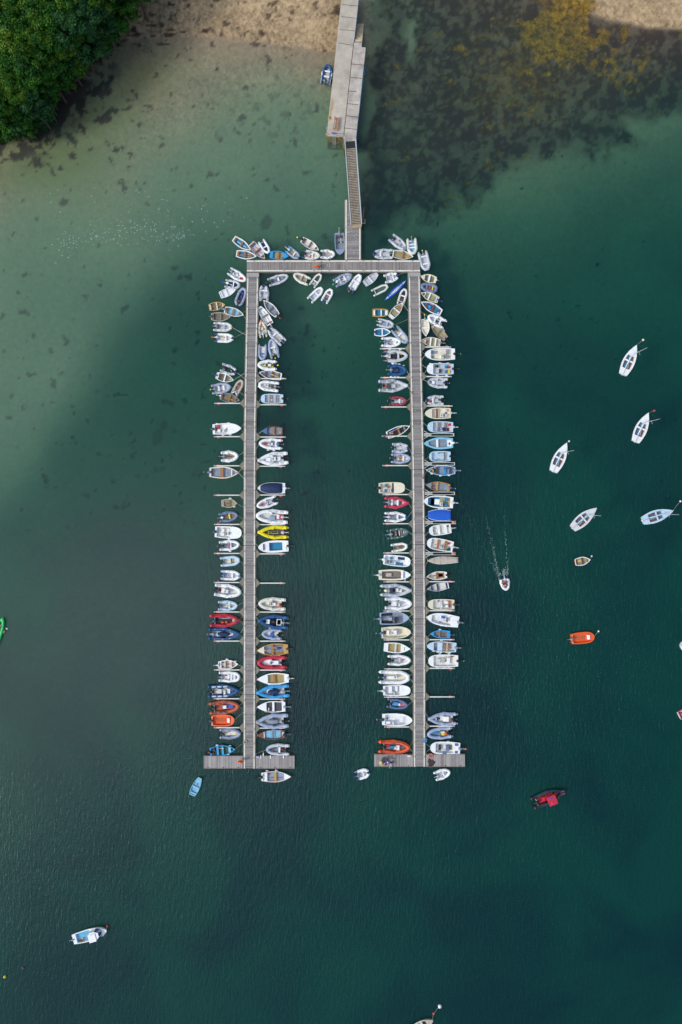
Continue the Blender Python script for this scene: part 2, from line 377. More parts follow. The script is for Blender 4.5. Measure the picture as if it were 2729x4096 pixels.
a2 = tn('ShaderNodeMath', operation='MULTIPLY_ADD'); a2.inputs[1].default_value = .35; t.links.new(r3, a2.inputs[0]); t.links.new(a1.outputs[0], a2.inputs[2])
bp = tn('ShaderNodeBump'); bp.inputs['Distance'].default_value = .052
t.links.new(ch.outputs['Fac'], bp.inputs['Strength']); t.links.new(a2.outputs[0], bp.inputs['Height'])
tr = tn('ShaderNodeBsdfTransparent'); t.links.new(cc.outputs[0], tr.inputs[0])
df = tn('ShaderNodeBsdfDiffuse'); t.links.new(bm_.outputs[0], df.inputs[0]); t.links.new(bp.outputs[0], df.inputs['Normal'])
ads = tn('ShaderNodeAddShader'); t.links.new(tr.outputs[0], ads.inputs[0]); t.links.new(df.outputs[0], ads.inputs[1])
gl = tn('ShaderNodeBsdfGlossy'); gl.inputs['Roughness'].default_value = .3; t.links.new(bp.outputs[0], gl.inputs['Normal'])
dt = tn('ShaderNodeVectorMath', operation='DOT_PRODUCT'); t.links.new(geo.outputs['Incoming'], dt.inputs[0]); t.links.new(bp.outputs[0], dt.inputs[1])
ab = tn('ShaderNodeMath', operation='ABSOLUTE'); t.links.new(dt.outputs['Value'], ab.inputs[0])
om = tn('ShaderNodeMath', operation='SUBTRACT', use_clamp=True); om.inputs[0].default_value = 1; t.links.new(ab.outputs[0], om.inputs[1])
pw_ = tn('ShaderNodeMath', operation='POWER'); pw_.inputs[1].default_value = 5; t.links.new(om.outputs[0], pw_.inputs[0])
fr = tn('ShaderNodeMath', operation='MULTIPLY_ADD'); fr.inputs[1].default_value = .97; fr.inputs[2].default_value = .019; t.links.new(pw_.outputs[0], fr.inputs[0])
ms = tn('ShaderNodeMixShader'); t.links.new(fr.outputs[0], ms.inputs[0]); t.links.new(ads.outputs[0], ms.inputs[1]); t.links.new(gl.outputs[0], ms.inputs[2])
t.links.new(ms.outputs[0], out.inputs['Surface'])
grid_obj('water', X, Y, X*0, dict(depth=depth, chop=chop, silt=silt), m)
# ------------------------------------------------------------------ boat builders
TILES = dict(S=(0,0,1), A=(800,900,3.92), B=(1150,900,4.48), C=(1450,900,3.92), D=(800,1380,3.92), E=(800,1860,3.92), F=(800,2300,3.92),
             G=(740,2700,3.136), H=(1480,1350,3.92), I=(1480,1830,3.92), J=(1480,2300,3.92), K=(1380,2700,3.0154))
PARTN = dict(t='thwart', c='console', s='helm_seat', m='floor_mat', h='hatch', d='deck_panel', w='windscreen', p='cushion', g='engine_well')
LOOSE = dict(F=('fuel_tank','fuel tank'), O=('oar','oar'), B=('buoy_ball','buoy'), X=('storage_box','box'), R=('life_ring','life ring'), f=('fender','fender'))
CNAME = dict(wh='white', rd='red', og='orange', yl='yellow', bl='blue', nv='navy', tq='blue', gn='green', gd='golden', wd='wooden', bk='black',
             dg='dark grey', lg='grey', gy='grey', gr='green', gf='wooden', ow='white', lb='pale blue', pu='purple', tn='tan', cr='cream',
             ru='rust coloured', db='dark brown', sa='salmon', be='beige', cb='blue', pk='pink', ry='blue')
def parse(ex):
    out = []
    for tk in ex.split(';'):
        tk = tk.strip()
        if not tk: continue
        a = tk.split(); code = a[0][0]; nums = [float(q) for q in a[0][1:].split(',') if q]
        out.append((code, nums, a[1] if len(a) > 1 else 'wh'))
    return out
def outboard(root, x, z, spec, s=1.0, v=0.0):
    """spec: cowl[,tip[,angle[,scale]]]; clamped on the transom and tilted up"""
    q = spec.split(','); cowl = q[0]; tip = q[1] if len(q) > 1 and q[1] else 'bk'
    ang = R(float(q[2])) if len(q) > 2 and q[2] else 0; s *= float(q[3]) if len(q) > 3 else 1
    c, sn = math.cos(ang), math.sin(ang)
    P = lambda d, zz, l=0: (x - d*c*s - l*sn*s, v - d*sn*s + l*c*s, z + zz*s)
    b = MB()
    cx, cy, cz = P(-.05, .18); b.blob(cx, cy, cz, .30*s, .20*s, .18*s, .6, 12, 6, ang)
    cx, cy, cz = P(.1, .04); b.box(cx, cy, cz, .14*s, .22*s, .3*s, ang)
    mo = b.build('outboard_motor', mat(cowl, .3), root, True)
    l = MB(); l.tube([P(.1, .08), P(.42, .06), P(.72, .12)], [.11*s, .085*s, .07*s], 8)
    cx, cy, cz = P(.62, .0); l.box(cx, cy, cz, .16*s, .03*s, .2*s, ang)
    l.blob(*P(.76, .12), .10*s, .05*s, .05*s, 1, 8, 5, ang)
    l.build('drive_leg', mat({'wh':'gy','lg':'lg','gy':'gy'}.get(cowl, 'bk' if cowl == 'bk' else 'dg'), .4), mo, True)
    pr = MB()
    if tip in ('wh', 'bk', 'gy', 'lg', 'dg'):
        for k in range(3):
            a = 2*math.pi*k/3 + .4
            pr.blob(x-(.86*s)*c + math.cos(a)*.0, v-.86*s*sn + math.cos(a)*.08*s, z+.12*s+math.sin(a)*.08*s, .03*s, .06*s, .06*s, 1, 6, 4)
        pr.build('propeller', mat(tip), mo, True)
    else:
        cx, cy, cz = P(.86, .12); pr.blob(cx, cy, cz, .17*s, .15*s, .15*s, .7, 10, 6, ang); pr.build('propeller_cover', mat(tip, .5), mo, True)
def loose(code, p, col, root_pos, label, info, grp=None):
    nm, word = LOOSE[code]
    t = empty(nm, *root_pos[:3], root_pos[3]) if code in 'FX' else None
    lab = f"{CNAME.get(col, '')} {word} in the {label}".strip()
    return nm, lab
FENDN = [0]
def add_extras(root, rp, ex, Lg, Wd, hw, z0, gz, label, inflatable, col_hull):
    """hw(u): inner half width at u. z0 floor height, gz gunwale height"""
    X = lambda u: (u - .5) * Lg
    def world(x, y):
        c, s = math.cos(rp[3]), math.sin(rp[3]); return rp[0] + x*c - y*s, rp[1] + x*s + y*c
    for code, n, col in parse(ex):
        if code == 't':
            u = n[0]; lu = n[1] if len(n) > 1 else .075; h = hw(u) * (n[2] if len(n) > 2 else 1.0)
            z = gz - .07
            MB().box(X(u), 0, z, lu*Lg, 2*h*(1.02 if inflatable else 1.0), .05).build('thwart', mat(col, .5), root)
        elif code in 'csmhdpgwX':
            u, v, lu, lv = n[:4]; h = n[4] if len(n) > 4 else None; rz = R(n[5]) if len(n) > 5 else 0
            lx, ly = lu*Lg, lv*Wd; x, y = X(u), v*Wd/2
            if code == 'c':
                top = z0 + (h or .62); b = MB().box(x, y, (z0+top)/2, lx, ly, top-z0, rz, .4)
                co = b.build('console', mat(col, .35), root)
                MB().box(x+lx*.38, y, top+.09, .035, ly*.85, .2, rz).build('windscreen', mat('dg', .1), co)
                wh = MB(); r_ = min(.17, ly*.4)
                wh.tube([(x-lx*.55, y+math.cos(a)*r_, top-.04+math.sin(a)*r_) if False else (x-lx*.5-.05+math.sin(a)*r_*.5, y+math.cos(a)*r_, top+.0+math.sin(a)*r_*.8) for a in [i*math.pi/6 for i in range(12)]], .022, 5, True)
                wh.tube([(x-lx*.5-.05, y-r_, top), (x-lx*.5-.05, y+r_, top)], .015, 4)
                wh.build('steering_wheel', mat('bk', .4), co)
            elif code == 's':
                top = z0 + (h or .42); MB().box(x, y, (z0+top)/2, lx, ly, top-z0, rz, .5).build('helm_seat', mat(col, .5), root)
            elif code == 'm': MB().box(x, y, z0+.02, lx, ly, .03, rz).build('floor_mat', mat(col, .8), root)
            elif code == 'h': MB().box(x, y, gz+.025, lx, ly, .05, rz).build('hatch', mat(col, .3), root)
            elif code == 'd': MB().box(x, y, gz-.03, lx, ly, .06, rz).build('deck_panel', mat(col, .5), root)
            elif code == 'p': MB().box(x, y, gz-.10 if inflatable else gz-.12, lx, ly, .12, rz, .9).build('cushion', mat(col, .8), root)
            elif code == 'g': MB().box(x, y, z0+.12, lx, ly, .24, rz).build('engine_well', mat(col, .5), root)
            elif code == 'w': MB().box(x, y, gz+.12, lx, ly, .28, rz).build('windscreen', mat(col, .1), root)
            elif code == 'X':
                wx, wy = world(x, y); o = MB().box(0, 0, .13, lx, ly, .26, 0, .3).build('storage_box', mat(col, .5)); o.location = (wx, wy, z0+.03); o.rotation_euler = (0,0,rp[3]+rz)
                MB().box(0, 0, .275, lx*.96, ly*.96, .03).build('lid', mat(col, .4), o)
                tag(o, f"{CNAME.get(col,'plain')} box in the {label}", 'box', 'boxes and gear lying in the boats')
        elif code == 'F':
            u, v = n[:2]; s = n[2] if len(n) > 2 else 1; wx, wy = world(X(u), v*Wd/2)
            o = MB().box(0, 0, .12, .42*s, .30*s, .24, 0, .6).build('fuel_tank', mat(col, .35)); o.location = (wx, wy, z0+.03); o.rotation_euler = (0,0,rp[3])
            MB().tube([(.1, 0, .24), (.1, 0, .28)], .05, 8).build('filler_cap', mat('bk'), o)
            h_ = MB(); h_.tube([(-.12, 0, .23), (-.10, 0, .29), (.02, 0, .29), (.04, 0, .23)], .014, 5); h_.build('handle', mat(col), o)
            tag(o, f"{CNAME.get(col,'red')} tank in the {label}", 'fuel tank', 'fuel tanks carried in the boats')
        elif code == 'O':
            u1, v1, u2, v2 = n[:4]; a = world(X(u1), v1*Wd/2); c_ = world(X(u2), v2*Wd/2)
            z = gz + (n[4] if len(n) > 4 else .03); d = Vector((c_[0]-a[0], c_[1]-a[1], 0)); ln = d.length
            o = MB().tube([(0,0,0), (ln*.74,0,0)], .028, 6).build('oar', mat(col, .5)); o.location = (a[0], a[1], z); o.rotation_euler = (0,0,math.atan2(d.y, d.x))
            MB().blob(ln*.87, 0, 0, ln*.15, .085, .02, .6, 10, 4).build('blade', mat(col, .5), o, True)
            tag(o, f"{CNAME.get(col,'pale')} oar in the {label}", 'oar', 'oars lying in the boats')
        elif code == 'B':
            u, v, r_ = n[:3]; wx, wy = world(X(u), v*Wd/2)
            o = MB().blob(0, 0, r_, r_, r_, r_, 1, 12, 8).build('buoy_ball', mat(col, .35), None, True); o.location = (wx, wy, z0+.02)
            MB().tube([(0,0,2*r_-.01), (0,0,2*r_+.05)], .03, 6).build('eye', mat('bk'), o)
            tag(o, f"{CNAME.get(col,'small')} ball in the {label}", 'float', 'boxes and gear lying in the boats')
        elif code == 'R':
            u, v, r_ = n[:3]; wx, wy = world(X(u), v*Wd/2)
            o = MB().tube([(math.cos(a)*r_, math.sin(a)*r_, 0) for a in [i*math.pi/8 for i in range(16)]], r_*.28, 8, True).build('life_ring', mat(col, .4), None, True)
            o.location = (wx, wy, gz+.02)
            g_ = MB().tube([(math.cos(a)*r_*1.32, math.sin(a)*r_*1.32, .02) for a in [i*math.pi/8 for i in range(16)]], .02, 4, True).build('grab_rope', mat('ow'), o)
            tag(o, f"{CNAME.get(col,'')} ring in the {label}", 'life ring')
        elif code == 'y':
            u, v = n[:2]; x, y = X(u), v*Wd/2
            MB().tube([(x+math.sin(a)*.09, y+math.cos(a)*.19, gz+.05+math.sin(a)*.15) for a in [i*math.pi/6 for i in range(12)]], .022, 5, True).build('steering_wheel', mat('bk', .4), root)
        elif code == 'f':
            u, sd = n[:2]; x = X(u); y = sd*(hw(u)*1.0 + (Wd*.29 if inflatable else .20)); wx, wy = world(x, y)
            o = MB().blob(0, 0, 0, .24, .095, .10, .7, 10, 6).build('fender', mat(col, .35), None, True); o.location = (wx, wy, .28); o.rotation_euler = (0,0,rp[3])
            MB().tube([(0,0,.05), (0, -sd*.12, gz-.25)], .012, 4).build('lanyard', mat('ow'), o)
            tag(o, f"{CNAME.get(col,'')} fender beside the {label}", 'fender', 'fenders hanging beside the boats')

def place(T, bx, by, sx, sy, z=.35):
    ox, oy, s = TILES[T]
    a = W(ox + bx/s, oy + by/s, z); b = W(ox + sx/s, oy + sy/s, z)
    d = Vector((a[0]-b[0], a[1]-b[1])); return (a[0]+b[0])/2, (a[1]+b[1])/2, d.length, math.atan2(d.y, d.x), PX/s*(HC-z)/HC
def mkopts(o):
    d = {}
    for q in o.split():
        if '=' in q:
            k, v = q.split('=')
            try: v = float(v)
            except ValueError: pass
            d[k] = v
        else: d[q] = True
    return d
ALL = []
GRP = ['boats at the top walkway']
def start(name, cat, x, y, rz, label):
    r = empty(name, x, y, 0, rz); tag(r, label, cat, GRP[0]); return r
def INF(T, bx, by, sx, sy, Wt, cols, opts, ex, motor, label):
    """inflatable: cols = tube, floor"""
    x0, y0, Lg, rz, k = place(T, bx, by, sx, sy); Wd = Wt*k
    o = mkopts(opts); tube, floor = cols.split(',')[:2]
    rib = 'c' in [c for c, _, _ in parse(ex)] or o.get('rib')
    root = start('rigid_inflatable_boat' if rib else 'inflatable_dinghy', 'inflatable boat', x0, y0, rz, label)
    rp = (x0, y0, 0, rz); r = Wd*(o['r'] if isinstance(o.get('r'), float) else .135); a = Wd/2 - r; xb = Lg/2 - r; bl = Lg*o.get('bl', .45); x1 = xb - bl
    sh = 'p' if 'p' in o else 'b' if 'b' in o else 's' if 's' in o else 'r'
    half = []
    if sh == 'b': half = [(xb-Lg*.24, a), (xb-Lg*.10, a*.72), (xb, a*.36)]
    else:
        N = 9
        for i in range(N):
            s = (i + .0) / N; s = 1 - (1-s)**1.7
            y = dict(r=(1-s**2.3)**.62, p=1-s**1.9, s=(1-s**4.0)**.5)[sh]
            half.append((x1 + bl*s, a*y))
        if sh == 'p': half.append((x1 + bl*.985, a*.05))
    zt = r + .08
    xs = -Lg/2; cone = Lg*.085 if 'f' not in o else Lg*.05; cr_ = .25 if 'f' not in o else .8
    side = [(xs + cone, a*.97), (xs + Lg*.25, a*.99)] + ([(x1, a)] if sh != 'b' else []) + half
    zz = lambda x: zt + max(0, (x - Lg*.12))/Lg*.35
    if 'x' in o:   # closed ring dinghy
        side = [(xs+r, a*.45), (xs+r+Lg*.10, a*.92)] + side[1:]
        path = side + [(x, -y) for x, y in side[::-1]]
        MB().tube([(x, y, zz(x)) for x, y in path], r, 12, True).build('tube', mat(tube, .45), root, True)
    else:
        path = side + ([(xb, 0)] if sh in 'rs' else []) + [(x, -y) for x, y in side[::-1]]
        MB().tube([(x, y, zz(x)) for x, y in path], r, 12).build('tube', mat(tube, .45), root, True)
        ec = o.get('e', tube)
        for sg in (1, -1):
            p0 = (xs + cone + (.12*Lg if ec != tube else 0), sg*a*.973, zt); p1 = (xs + cone, sg*a*.97, zt)
            pts = [p1, (xs + cone*.45, sg*a*.965, zt), (xs, sg*a*.96, zt)]; rr = [r*1.0, r*(.5+.5*cr_), r*cr_]
            if ec != tube: pts = [p0] + pts; rr = [r*1.035] + [r*1.035] + rr[1:]
            MB().tube(pts, rr, 12).build('tube_end', mat(ec, .45), root, True)
    if 'n' in o:   # nose patch
        q = [p for p in path if p[0] > xb - Lg*.10]
        if len(q) > 1: MB().tube([(x, y, zz(x)) for x, y in q], r*1.04, 12).build('nose_patch', mat(o['n'], .5), root, True)
    z0 = .14
    xt = xs + (cone + Lg*o.get('tr', .10) if 'x' not in o else r*1.2)
    inner = [(x, max(.02, y - r*.45)) for x, y in side if x >= xt]; inner = [(xt, inner[0][1])] + inner
    inner = [(min(x, xb - r*.2), y) for x, y in inner]
    poly = inner + [(x, -y) for x, y in inner[::-1]]
    MB().prism([(x, y*.96) for x, y in poly], -.12, z0-.02).build('hull', mat('lg', .5), root)
    MB().prism(poly, z0-.02, z0).build('floor', mat(floor, .6, 3.5, .3), root)
    gz = zt + r*.75
    def hw(u):
        x = (u-.5)*Lg; p = side
        for i in range(len(p)-1):
            if p[i][0] <= x <= p[i+1][0]: return max(.05, p[i][1] + (p[i+1][1]-p[i][1])*(x-p[i][0])/max(1e-6, p[i+1][0]-p[i][0]) - r*.55)
        return (a - r*.55) if x < 0 else .1
    if 'x' not in o: MB().box(xt, 0, .32, .05, 2*(a - r*.6), .46).build('transom', mat(o.get('tc', 'lg'), .5), root)
    if 'slot' in o:
        for q in (-.36, -.12, .12, .36): MB().box(-Lg*.08, q*a, z0+.012, Lg*.34, .06, .02).build('floor_slat', mat('dg', .7), root)
    if 'k' in o:     # small dark grab handles and valves on the tubes
        for u in (.2, .45, .66):
            for sg in (1, -1):
                x = (u-.5)*Lg; y = hw(u) + r*.75; MB().box(x, sg*y, zz(x)+r*.97, .2, .07, .05).build('grab_handle', mat(o['k'] if isinstance(o['k'], str) else 'dg', .6), root)
    if 'K' in o:
        for u in (.20, .38, .56):
            for sg in (1, -1):
                x = (u-.5)*Lg; y = hw(u) + r*.55; MB().blob(x, sg*y, zz(x)+r*.86, Lg*.075, r*.45, r*.2, .5, 12, 5).build('tube_pad', mat(o['K'], .7), root, True)
    if 'line' in o:   # dark rubbing strake along the tube
        for sg in (1, -1):
            q = [(x, sg*(y + r*.25), zz(x)+r*1.0) for x, y in side]; MB().tube(q, r*.13, 5).build('rubbing_strake', mat(o['line'], .6), root)
    cm = None
    if 'V' in o:      # fabric cover over console and seat
        MB().blob(-Lg*.03, 0, z0+.25, Lg*.19, Wd*.15, .38, .6, 14, 8).build('console_cover', mat(o['V'], .8), root, True)
    add_extras(root, rp, ex, Lg, Wd, hw, z0, gz, label, True, tube)
    if motor: outboard(root, xt-.02, .5, motor, 1.0 if Lg > 3.6 else .85)
    ALL.append((label, x0, y0, Lg, Wd, rz, root)); return root
PRE = dict(r=dict(rs=.72, um=.44, p=2.0, q=1.0, rb=0, g=.06, u0=.05, u1=.93, fh=.42, fl=.80),
           k=dict(rs=.86, um=.42, p=4.0, q=.62, rb=0, g=.12, u0=.10, u1=.72, fh=.48, fl=.88),
           m=dict(rs=.78, um=.42, p=2.2, q=1.0, rb=.34, g=.06, u0=.05, u1=.92, fh=.36, fl=.82),
           s=dict(rs=.86, um=.45, p=2.5, q=.80, rb=0, g=.13, u0=.14, u1=.68, fh=.58, fl=.85))
def HUL(ty, T, bx, by, sx, sy, Wt, cols, opts, ex, motor, label, name=None, cat=None):
    """hard boat: cols = hull, gunwale, floor[, foredeck]"""
    x0, y0, Lg, rz, k = place(T, bx, by, sx, sy); Wd = Wt*k
    o = dict(PRE[ty]); o.update(mkopts(opts)); cl_ = cols.split(','); hull, gun, floor = cl_[:3]; fd = cl_[3] if len(cl_) > 3 else gun
    if name is None: name = dict(r='rowing_boat', k='open_motor_boat', m='pram_dinghy', s='motor_boat')[ty]
    root = start(name, cat or dict(r='rowing boat', k='motor boat', m='dinghy', s='motor boat')[ty], x0, y0, rz, label)
    rp = (x0, y0, 0, rz); um, p, q = o['um'], o['p'], o['q']
    def f(u):
        if u < um: return o['rs'] + (1-o['rs'])*math.sin(math.pi/2*u/um)
        s = (u-um)/(1-um); return o['rb'] + (1-o['rb'])*max(0, 1-s**p)**q
    us = sorted(set([0, .08, .18, .30, .42, .54, .64, .72, .79, .85, .90, .94, .97, .99, 1.0] + [o['u0'], o['u1']]))
    fh = o['fh']; gz = lambda u: fh*(1 + .05*max(0, .2-u) + .30*max(0, u-.45)**1.5*1.6)
    xx = lambda u: (u-.5)*Lg
    n = len(us); v = []; F = []
    for u in us:
        h = max(.012, f(u)*Wd/2); g = gz(u)
        v += [(xx(u), h, g), (xx(u), h*1.0, g-.06), (xx(u)-.04*Lg*(u**4), h*o['fl'], -.02), (xx(u)-.07*Lg*(u**4), h*.25, -.22), (xx(u)-.07*Lg*(u**4), -h*.25, -.22), (xx(u)-.04*Lg*(u**4), -h*o['fl'], -.02), (xx(u), -h, g-.06), (xx(u), -h, g)]
    for i in range(n-1):
        for j in range(7): a_, b_ = i*8+j, i*8+j+1; F.append((a_, b_, b_+8, a_+8))
    F.append(tuple(range(8))[::-1]); F.append(tuple(range((n-1)*8, n*8)))
    hb = MB(); hb.add(v, F); hb.build('hull', mat(hull, .3), root)
    # gunwale / deck ring with inner walls
    gi = o['g']; u0, u1 = o['u0'], o['u1']; z0 = .10; inn = lambda u: max(.01, f(u)*Wd/2 - gi)
    def ring(sel, nm, col):
        b = MB()
        for a_, c_ in zip(us[:-1], us[1:]):
            mid = (a_+c_)/2
            if sel == 'f' and mid < u1: continue
            if sel == 'g' and mid > u1: continue
            ha, hc = max(.012, f(a_)*Wd/2)+.005, max(.012, f(c_)*Wd/2)+.005; ga, gc = gz(a_)+.012, gz(c_)+.012
            if mid < u0 or mid > u1:
                b.add([(xx(a_), -ha, ga), (xx(c_), -hc, gc), (xx(c_), hc, gc), (xx(a_), ha, ga)], [(0,1,2,3)])
                cb_ = .03
                b.v[-1] = b.v[-1]
            else:
                ia, ic = inn(a_), inn(c_)
                for sg in (1, -1):
                    P = [(xx(a_), sg*ia, ga), (xx(c_), sg*ic, gc), (xx(c_), sg*hc, gc), (xx(a_), sg*ha, ga), (xx(a_), sg*ia*.96, z0-.02), (xx(c_), sg*ic*.96, z0-.02)]
                    b.add(P, [(0,1,2,3) if sg > 0 else (3,2,1,0), (4,5,1,0) if sg > 0 else (0,1,5,4)])
            for sg in (1, -1):
                b.add([(xx(a_), sg*ha, ga), (xx(c_), sg*hc, gc), (xx(c_), sg*hc, gc-.05), (xx(a_), sg*ha, ga-.05)], [(0,1,2,3) if sg < 0 else (3,2,1,0)])
        if sel == 'g':
            i0 = inn(u0); g0 = gz(u0)+.012
            b.add([(xx(u0), -i0, g0), (xx(u0), i0, g0), (xx(u0), i0*.96, z0-.02), (xx(u0), -i0*.96, z0-.02)], [(0,1,2,3)])
        if sel == 'f':
            i1 = inn(u1); g1 = gz(u1)+.012
            b.add([(xx(u1), -i1, g1), (xx(u1), i1, g1), (xx(u1), i1*.96, z0-.02), (xx(u1), -i1*.96, z0-.02)], [(3,2,1,0)])
        return b.build(nm, mat(col, .35), root)
    if 'solid' not in o:
        ring('g', 'gunwale', gun); ring('f', 'foredeck', fd)
        ui = [u for u in us if u0 <= u <= u1]
        # hull top inside must be open: the sole lies well below the rim
        b = MB(); P = [(xx(u), inn(u)*.97) for u in ui]; b.prism(P + [(x, -y) for x, y in P[::-1]], z0-.03, z0)
        b.build('floor', mat(floor, .6, 3.5, .3), root)
        if 'rim' in o:
            q_ = [(xx(u), f(u)*Wd/2, gz(u)+.02) for u in us]
            MB().tube(q_ + [(x, -y, z) for x, y, z in q_[::-1]], .035, 5, True).build('rubbing_strake', mat(o['rim'], .5), root)
    if 'V' in o:      # cover stretched over the boat
        va, vb = o.get('va', .02), o.get('vb', .98); vh = o.get('vh', .30); ov = o.get('vo', 1.03)
        uv = [va + (vb-va)*i/14 for i in range(15)]; P = []; FF = []; ns = 9
        for i, u in enumerate(uv):
            h = max(.02, f(u)*Wd/2*ov); e_ = math.sin(math.pi*min(1, max(0, i/14)))**.35 if va > .01 else (1 - .5*(i/14)**3)
            for j in range(ns):
                a2 = -1 + 2*j/(ns-1); P.append((xx(u), a2*h, gz(u)+.03 - (.10 if abs(a2) == 1 else 0) + vh*e_*(1-abs(a2)**2.2) + (.03*math.sin(u*37+a2*3))*(1-a2*a2)))
        for i in range(14):
            for j in range(ns-1): a_ = i*ns+j; FF.append((a_, a_+ns, a_+ns+1, a_+1))
        FF.append(tuple(range(ns))); FF.append(tuple(range(14*ns, 15*ns))[::-1])
        MB().add(P, FF).build('boat_cover', mat(o['V'], .75, 3), root, True)
        if 'seams' in o:
            for u in (.34, .57, .78):
                h = f(u)*Wd/2*ov; MB().tube([(xx(u), h*s_, gz(u)+.035+vh*(.93)*(1-abs(s_)**2.2)) for s_ in (-1,-.5,0,.5,1)], .018, 5).build('cover_strap', mat('db'), root)
    if 'wrap' in o:
        pass
    hw = lambda u: inn(u)
    add_extras(root, rp, ex, Lg, Wd, hw, z0, gz(.5), label, False, hull)
    if motor: outboard(root, xx(0)-.02, gz(0)+.02, motor, 1.0 if Lg > 3.8 else .85)
    ALL.append((label, x0, y0, Lg, Wd, rz, root)); return root
def ROW(*a, **k): return HUL('r', *a, **k)
def DOR(*a, **k): return HUL('k', *a, **k)
def PRM(*a, **k): return HUL('m', *a, **k)
def SPD(*a, **k): return HUL('s', *a, **k)
# ------------------------------------------------------------------ the boats, one line each
GRP[0] = 'boats clustered around the top walkway'
ROW('A',800,400,530,213,128,'wh,wh,cb','g=.13','t.09 wd;t.46 wd;t.82 wd;m.45,0,.5,.06 wh','','white rowing boat with blue floor, outermost at the top left corner')
ROW('A',890,498,572,450,136,'wh,wh,cb','g=.13','t.10 wd;t.42 wd;t.76 wd;O.15,-.3,.75,-.35 gd;O.2,-.1,.72,.2 gd','','white rowing boat with blue floor and two varnished oars inside')
ROW('A',1022,532,805,290,140,'wh,lg,lg','','t.10 rb;t.47 rb;t.84 rb;m.45,.3,.5,.05 rd;m.45,-.3,.5,.05 rd;R.74,-.1,.12 wh','','grey floored rowing boat with thin red stripes and brown seats')
INF('A',1080,443,955,240,125,'wh,nv','b r=.15','t.52 wh','','small white inflatable with navy floor and no motor, top left')
ROW('A',1395,495,1098,468,140,'tq,tq,kh,tq','g=.10 u1=.74 u0=.16','t.45 wd;B.66,-.4,.12 ru','','turquoise rowing boat with stained cream floor and wooden seat')
INF('A',1560,520,1362,368,128,'lv,kh','b e=tq n=cb k=lg','t.58 wh','lg,wh','blue grey inflatable with turquoise tube ends beside the turquoise boat')
INF('B',590,560,252,515,168,'ow,ow','r e=nv k','t.58 wh;X.5,-.2,.08,.12 rd','bk,gr','cream inflatable with navy tube ends hugging the top walkway')
ROW('B',565,455,258,263,140,'wh,wh,ow','','t.13 rb;t.48 rb;t.82 rb','bk,yl,10','white rowing boat with three dark red seats, above the cream inflatable')
INF('B',858,530,590,520,168,'wh,be','r n=wh k=nv','','','white inflatable with sandy beige floor and no motor')
DOR('B',945,538,930,150,175,'sl,sl,gy','u0=.08 u1=.76 rs=.92','t.18 dg;t.42 dg;F.1,.1 og;O.25,.2,.48,.3 ow','gy,wh','blue grey open boat moored against the gangway float')
INF('B',108,890,398,1022,172,'ow,kh','r k=lg','t.52 be','','cream inflatable with beige seat, first below the top walkway')
INF('B',600,880,435,1100,138,'ow,dg','b','t.42 wh;m.3,0,.12,.3 ow','','cream inflatable with dark slotted floor under the walkway lifebuoy')
INF('B',628,1130,395,1355,152,'wh,lg','b f','t.55 wh','','white inflatable with pale grey floor adrift left of its twin')
INF('B',792,1150,652,1385,150,'wh,gw','b','t.58 wh','dg,bl,0,.8','white inflatable with muddy brown floor and blue propeller cover')
INF('B',1162,890,843,1050,172,'lv,ow','r n=gy f k=nv r=.14','t.3 wh;t.58 wh;B.42,.1,.1 rd','wh,gn,10','pale blue inflatable with green propeller cover')
INF('B',1308,890,1112,1208,152,'wh,wh','b e=nv k=nv','t.6 wh','gy,gd,-15,.8','white inflatable with navy tube ends and orange propeller cover')
PRM('C',238,766,35,925,128,'lg,lg,lg','','t.45 wh;t.08 wh','','pale grey pram dinghy with plain white seat under the top walkway')
INF('C',155,460,475,455,162,'lg,lg','r n=nv f k=nv','t.6 wh','gy,yl,0,.8','grey inflatable with navy nose and yellow propeller cover')
ROW('C',797,500,475,448,142,'wh,wh,kh','','t.5 wd;O.12,.0,.8,-.3 gd;O.2,-.3,.85,-.1 gd','','white rimmed rowing boat with sandy floor and long oars')
INF('C',692,385,447,185,152,'lg,lg','r e=lv f n=gy','t.6 lv;F.2,0,.8 rd;R.16,.3,.12 ow','bk,bk,10','long grey inflatable with red tank pointing at the top right corner')
INF('C',790,468,768,205,168,'ow,lb','b k=lg','t.2 wh;t.4 wh;t.58 wh','gy,gd,0,.8','cream inflatable with pale blue floor and three seats')
INF('C',1010,718,937,412,168,'lg,lg','b','t.28 wh;t.66 wh','gy,yl,0,.8','pale grey inflatable off the outer top right corner')
INF('C',578,790,345,850,152,'wh,lg','r n=nv f k=nv','t.58 wh','','white inflatable with navy nose and no motor above the kayak')
INF('C',402,955,152,1072,122,'ow,dn','b','','','slim cream inflatable with dark green floor and no motor')
INF('C',672,1000,592,1250,126,'ow,nv','b','t.55 wh;m.3,0,.2,.3 rb;O.1,-.7,.5,-.6 wh','','cream inflatable with cluttered dark floor beside the blue kayak')
ROW('C',632,1225,442,1450,132,'wh,wh,kh','','t.5 wh;t.1 wh;O.25,.4,.7,.3 gd;X.7,-.3,.08,.14 og','','white rowing boat with sandy floor and orange bag below the kayak')
DOR('C',405,1380,158,1380,128,'gd,gd,cb','u0=.06 u1=.94 g=.14 rb=.6 p=3 q=1 rs=.9','d.1,0,.14,.66 wh;t.55 wh;d.87,0,.14,.55 wh','','golden square pram with blue floor and white ends')
GRP[0] = 'boats moored along the left walkway'
INF('A',727,878,450,710,142,'wh,wh','r e=lg k=lg','c.3,0,.1,.2,.3 wh;F.72,-.1 rd;B.5,0,.14 wh','gy,bk,0,.9','white inflatable with red tank near its bow, top left')
INF('A',632,955,392,912,148,'lg,nv','b r=.14 k','t.56 wh;O.1,.1,.5,-.2 wh','wh,bl','grey inflatable with navy floor and bright blue motor tip')
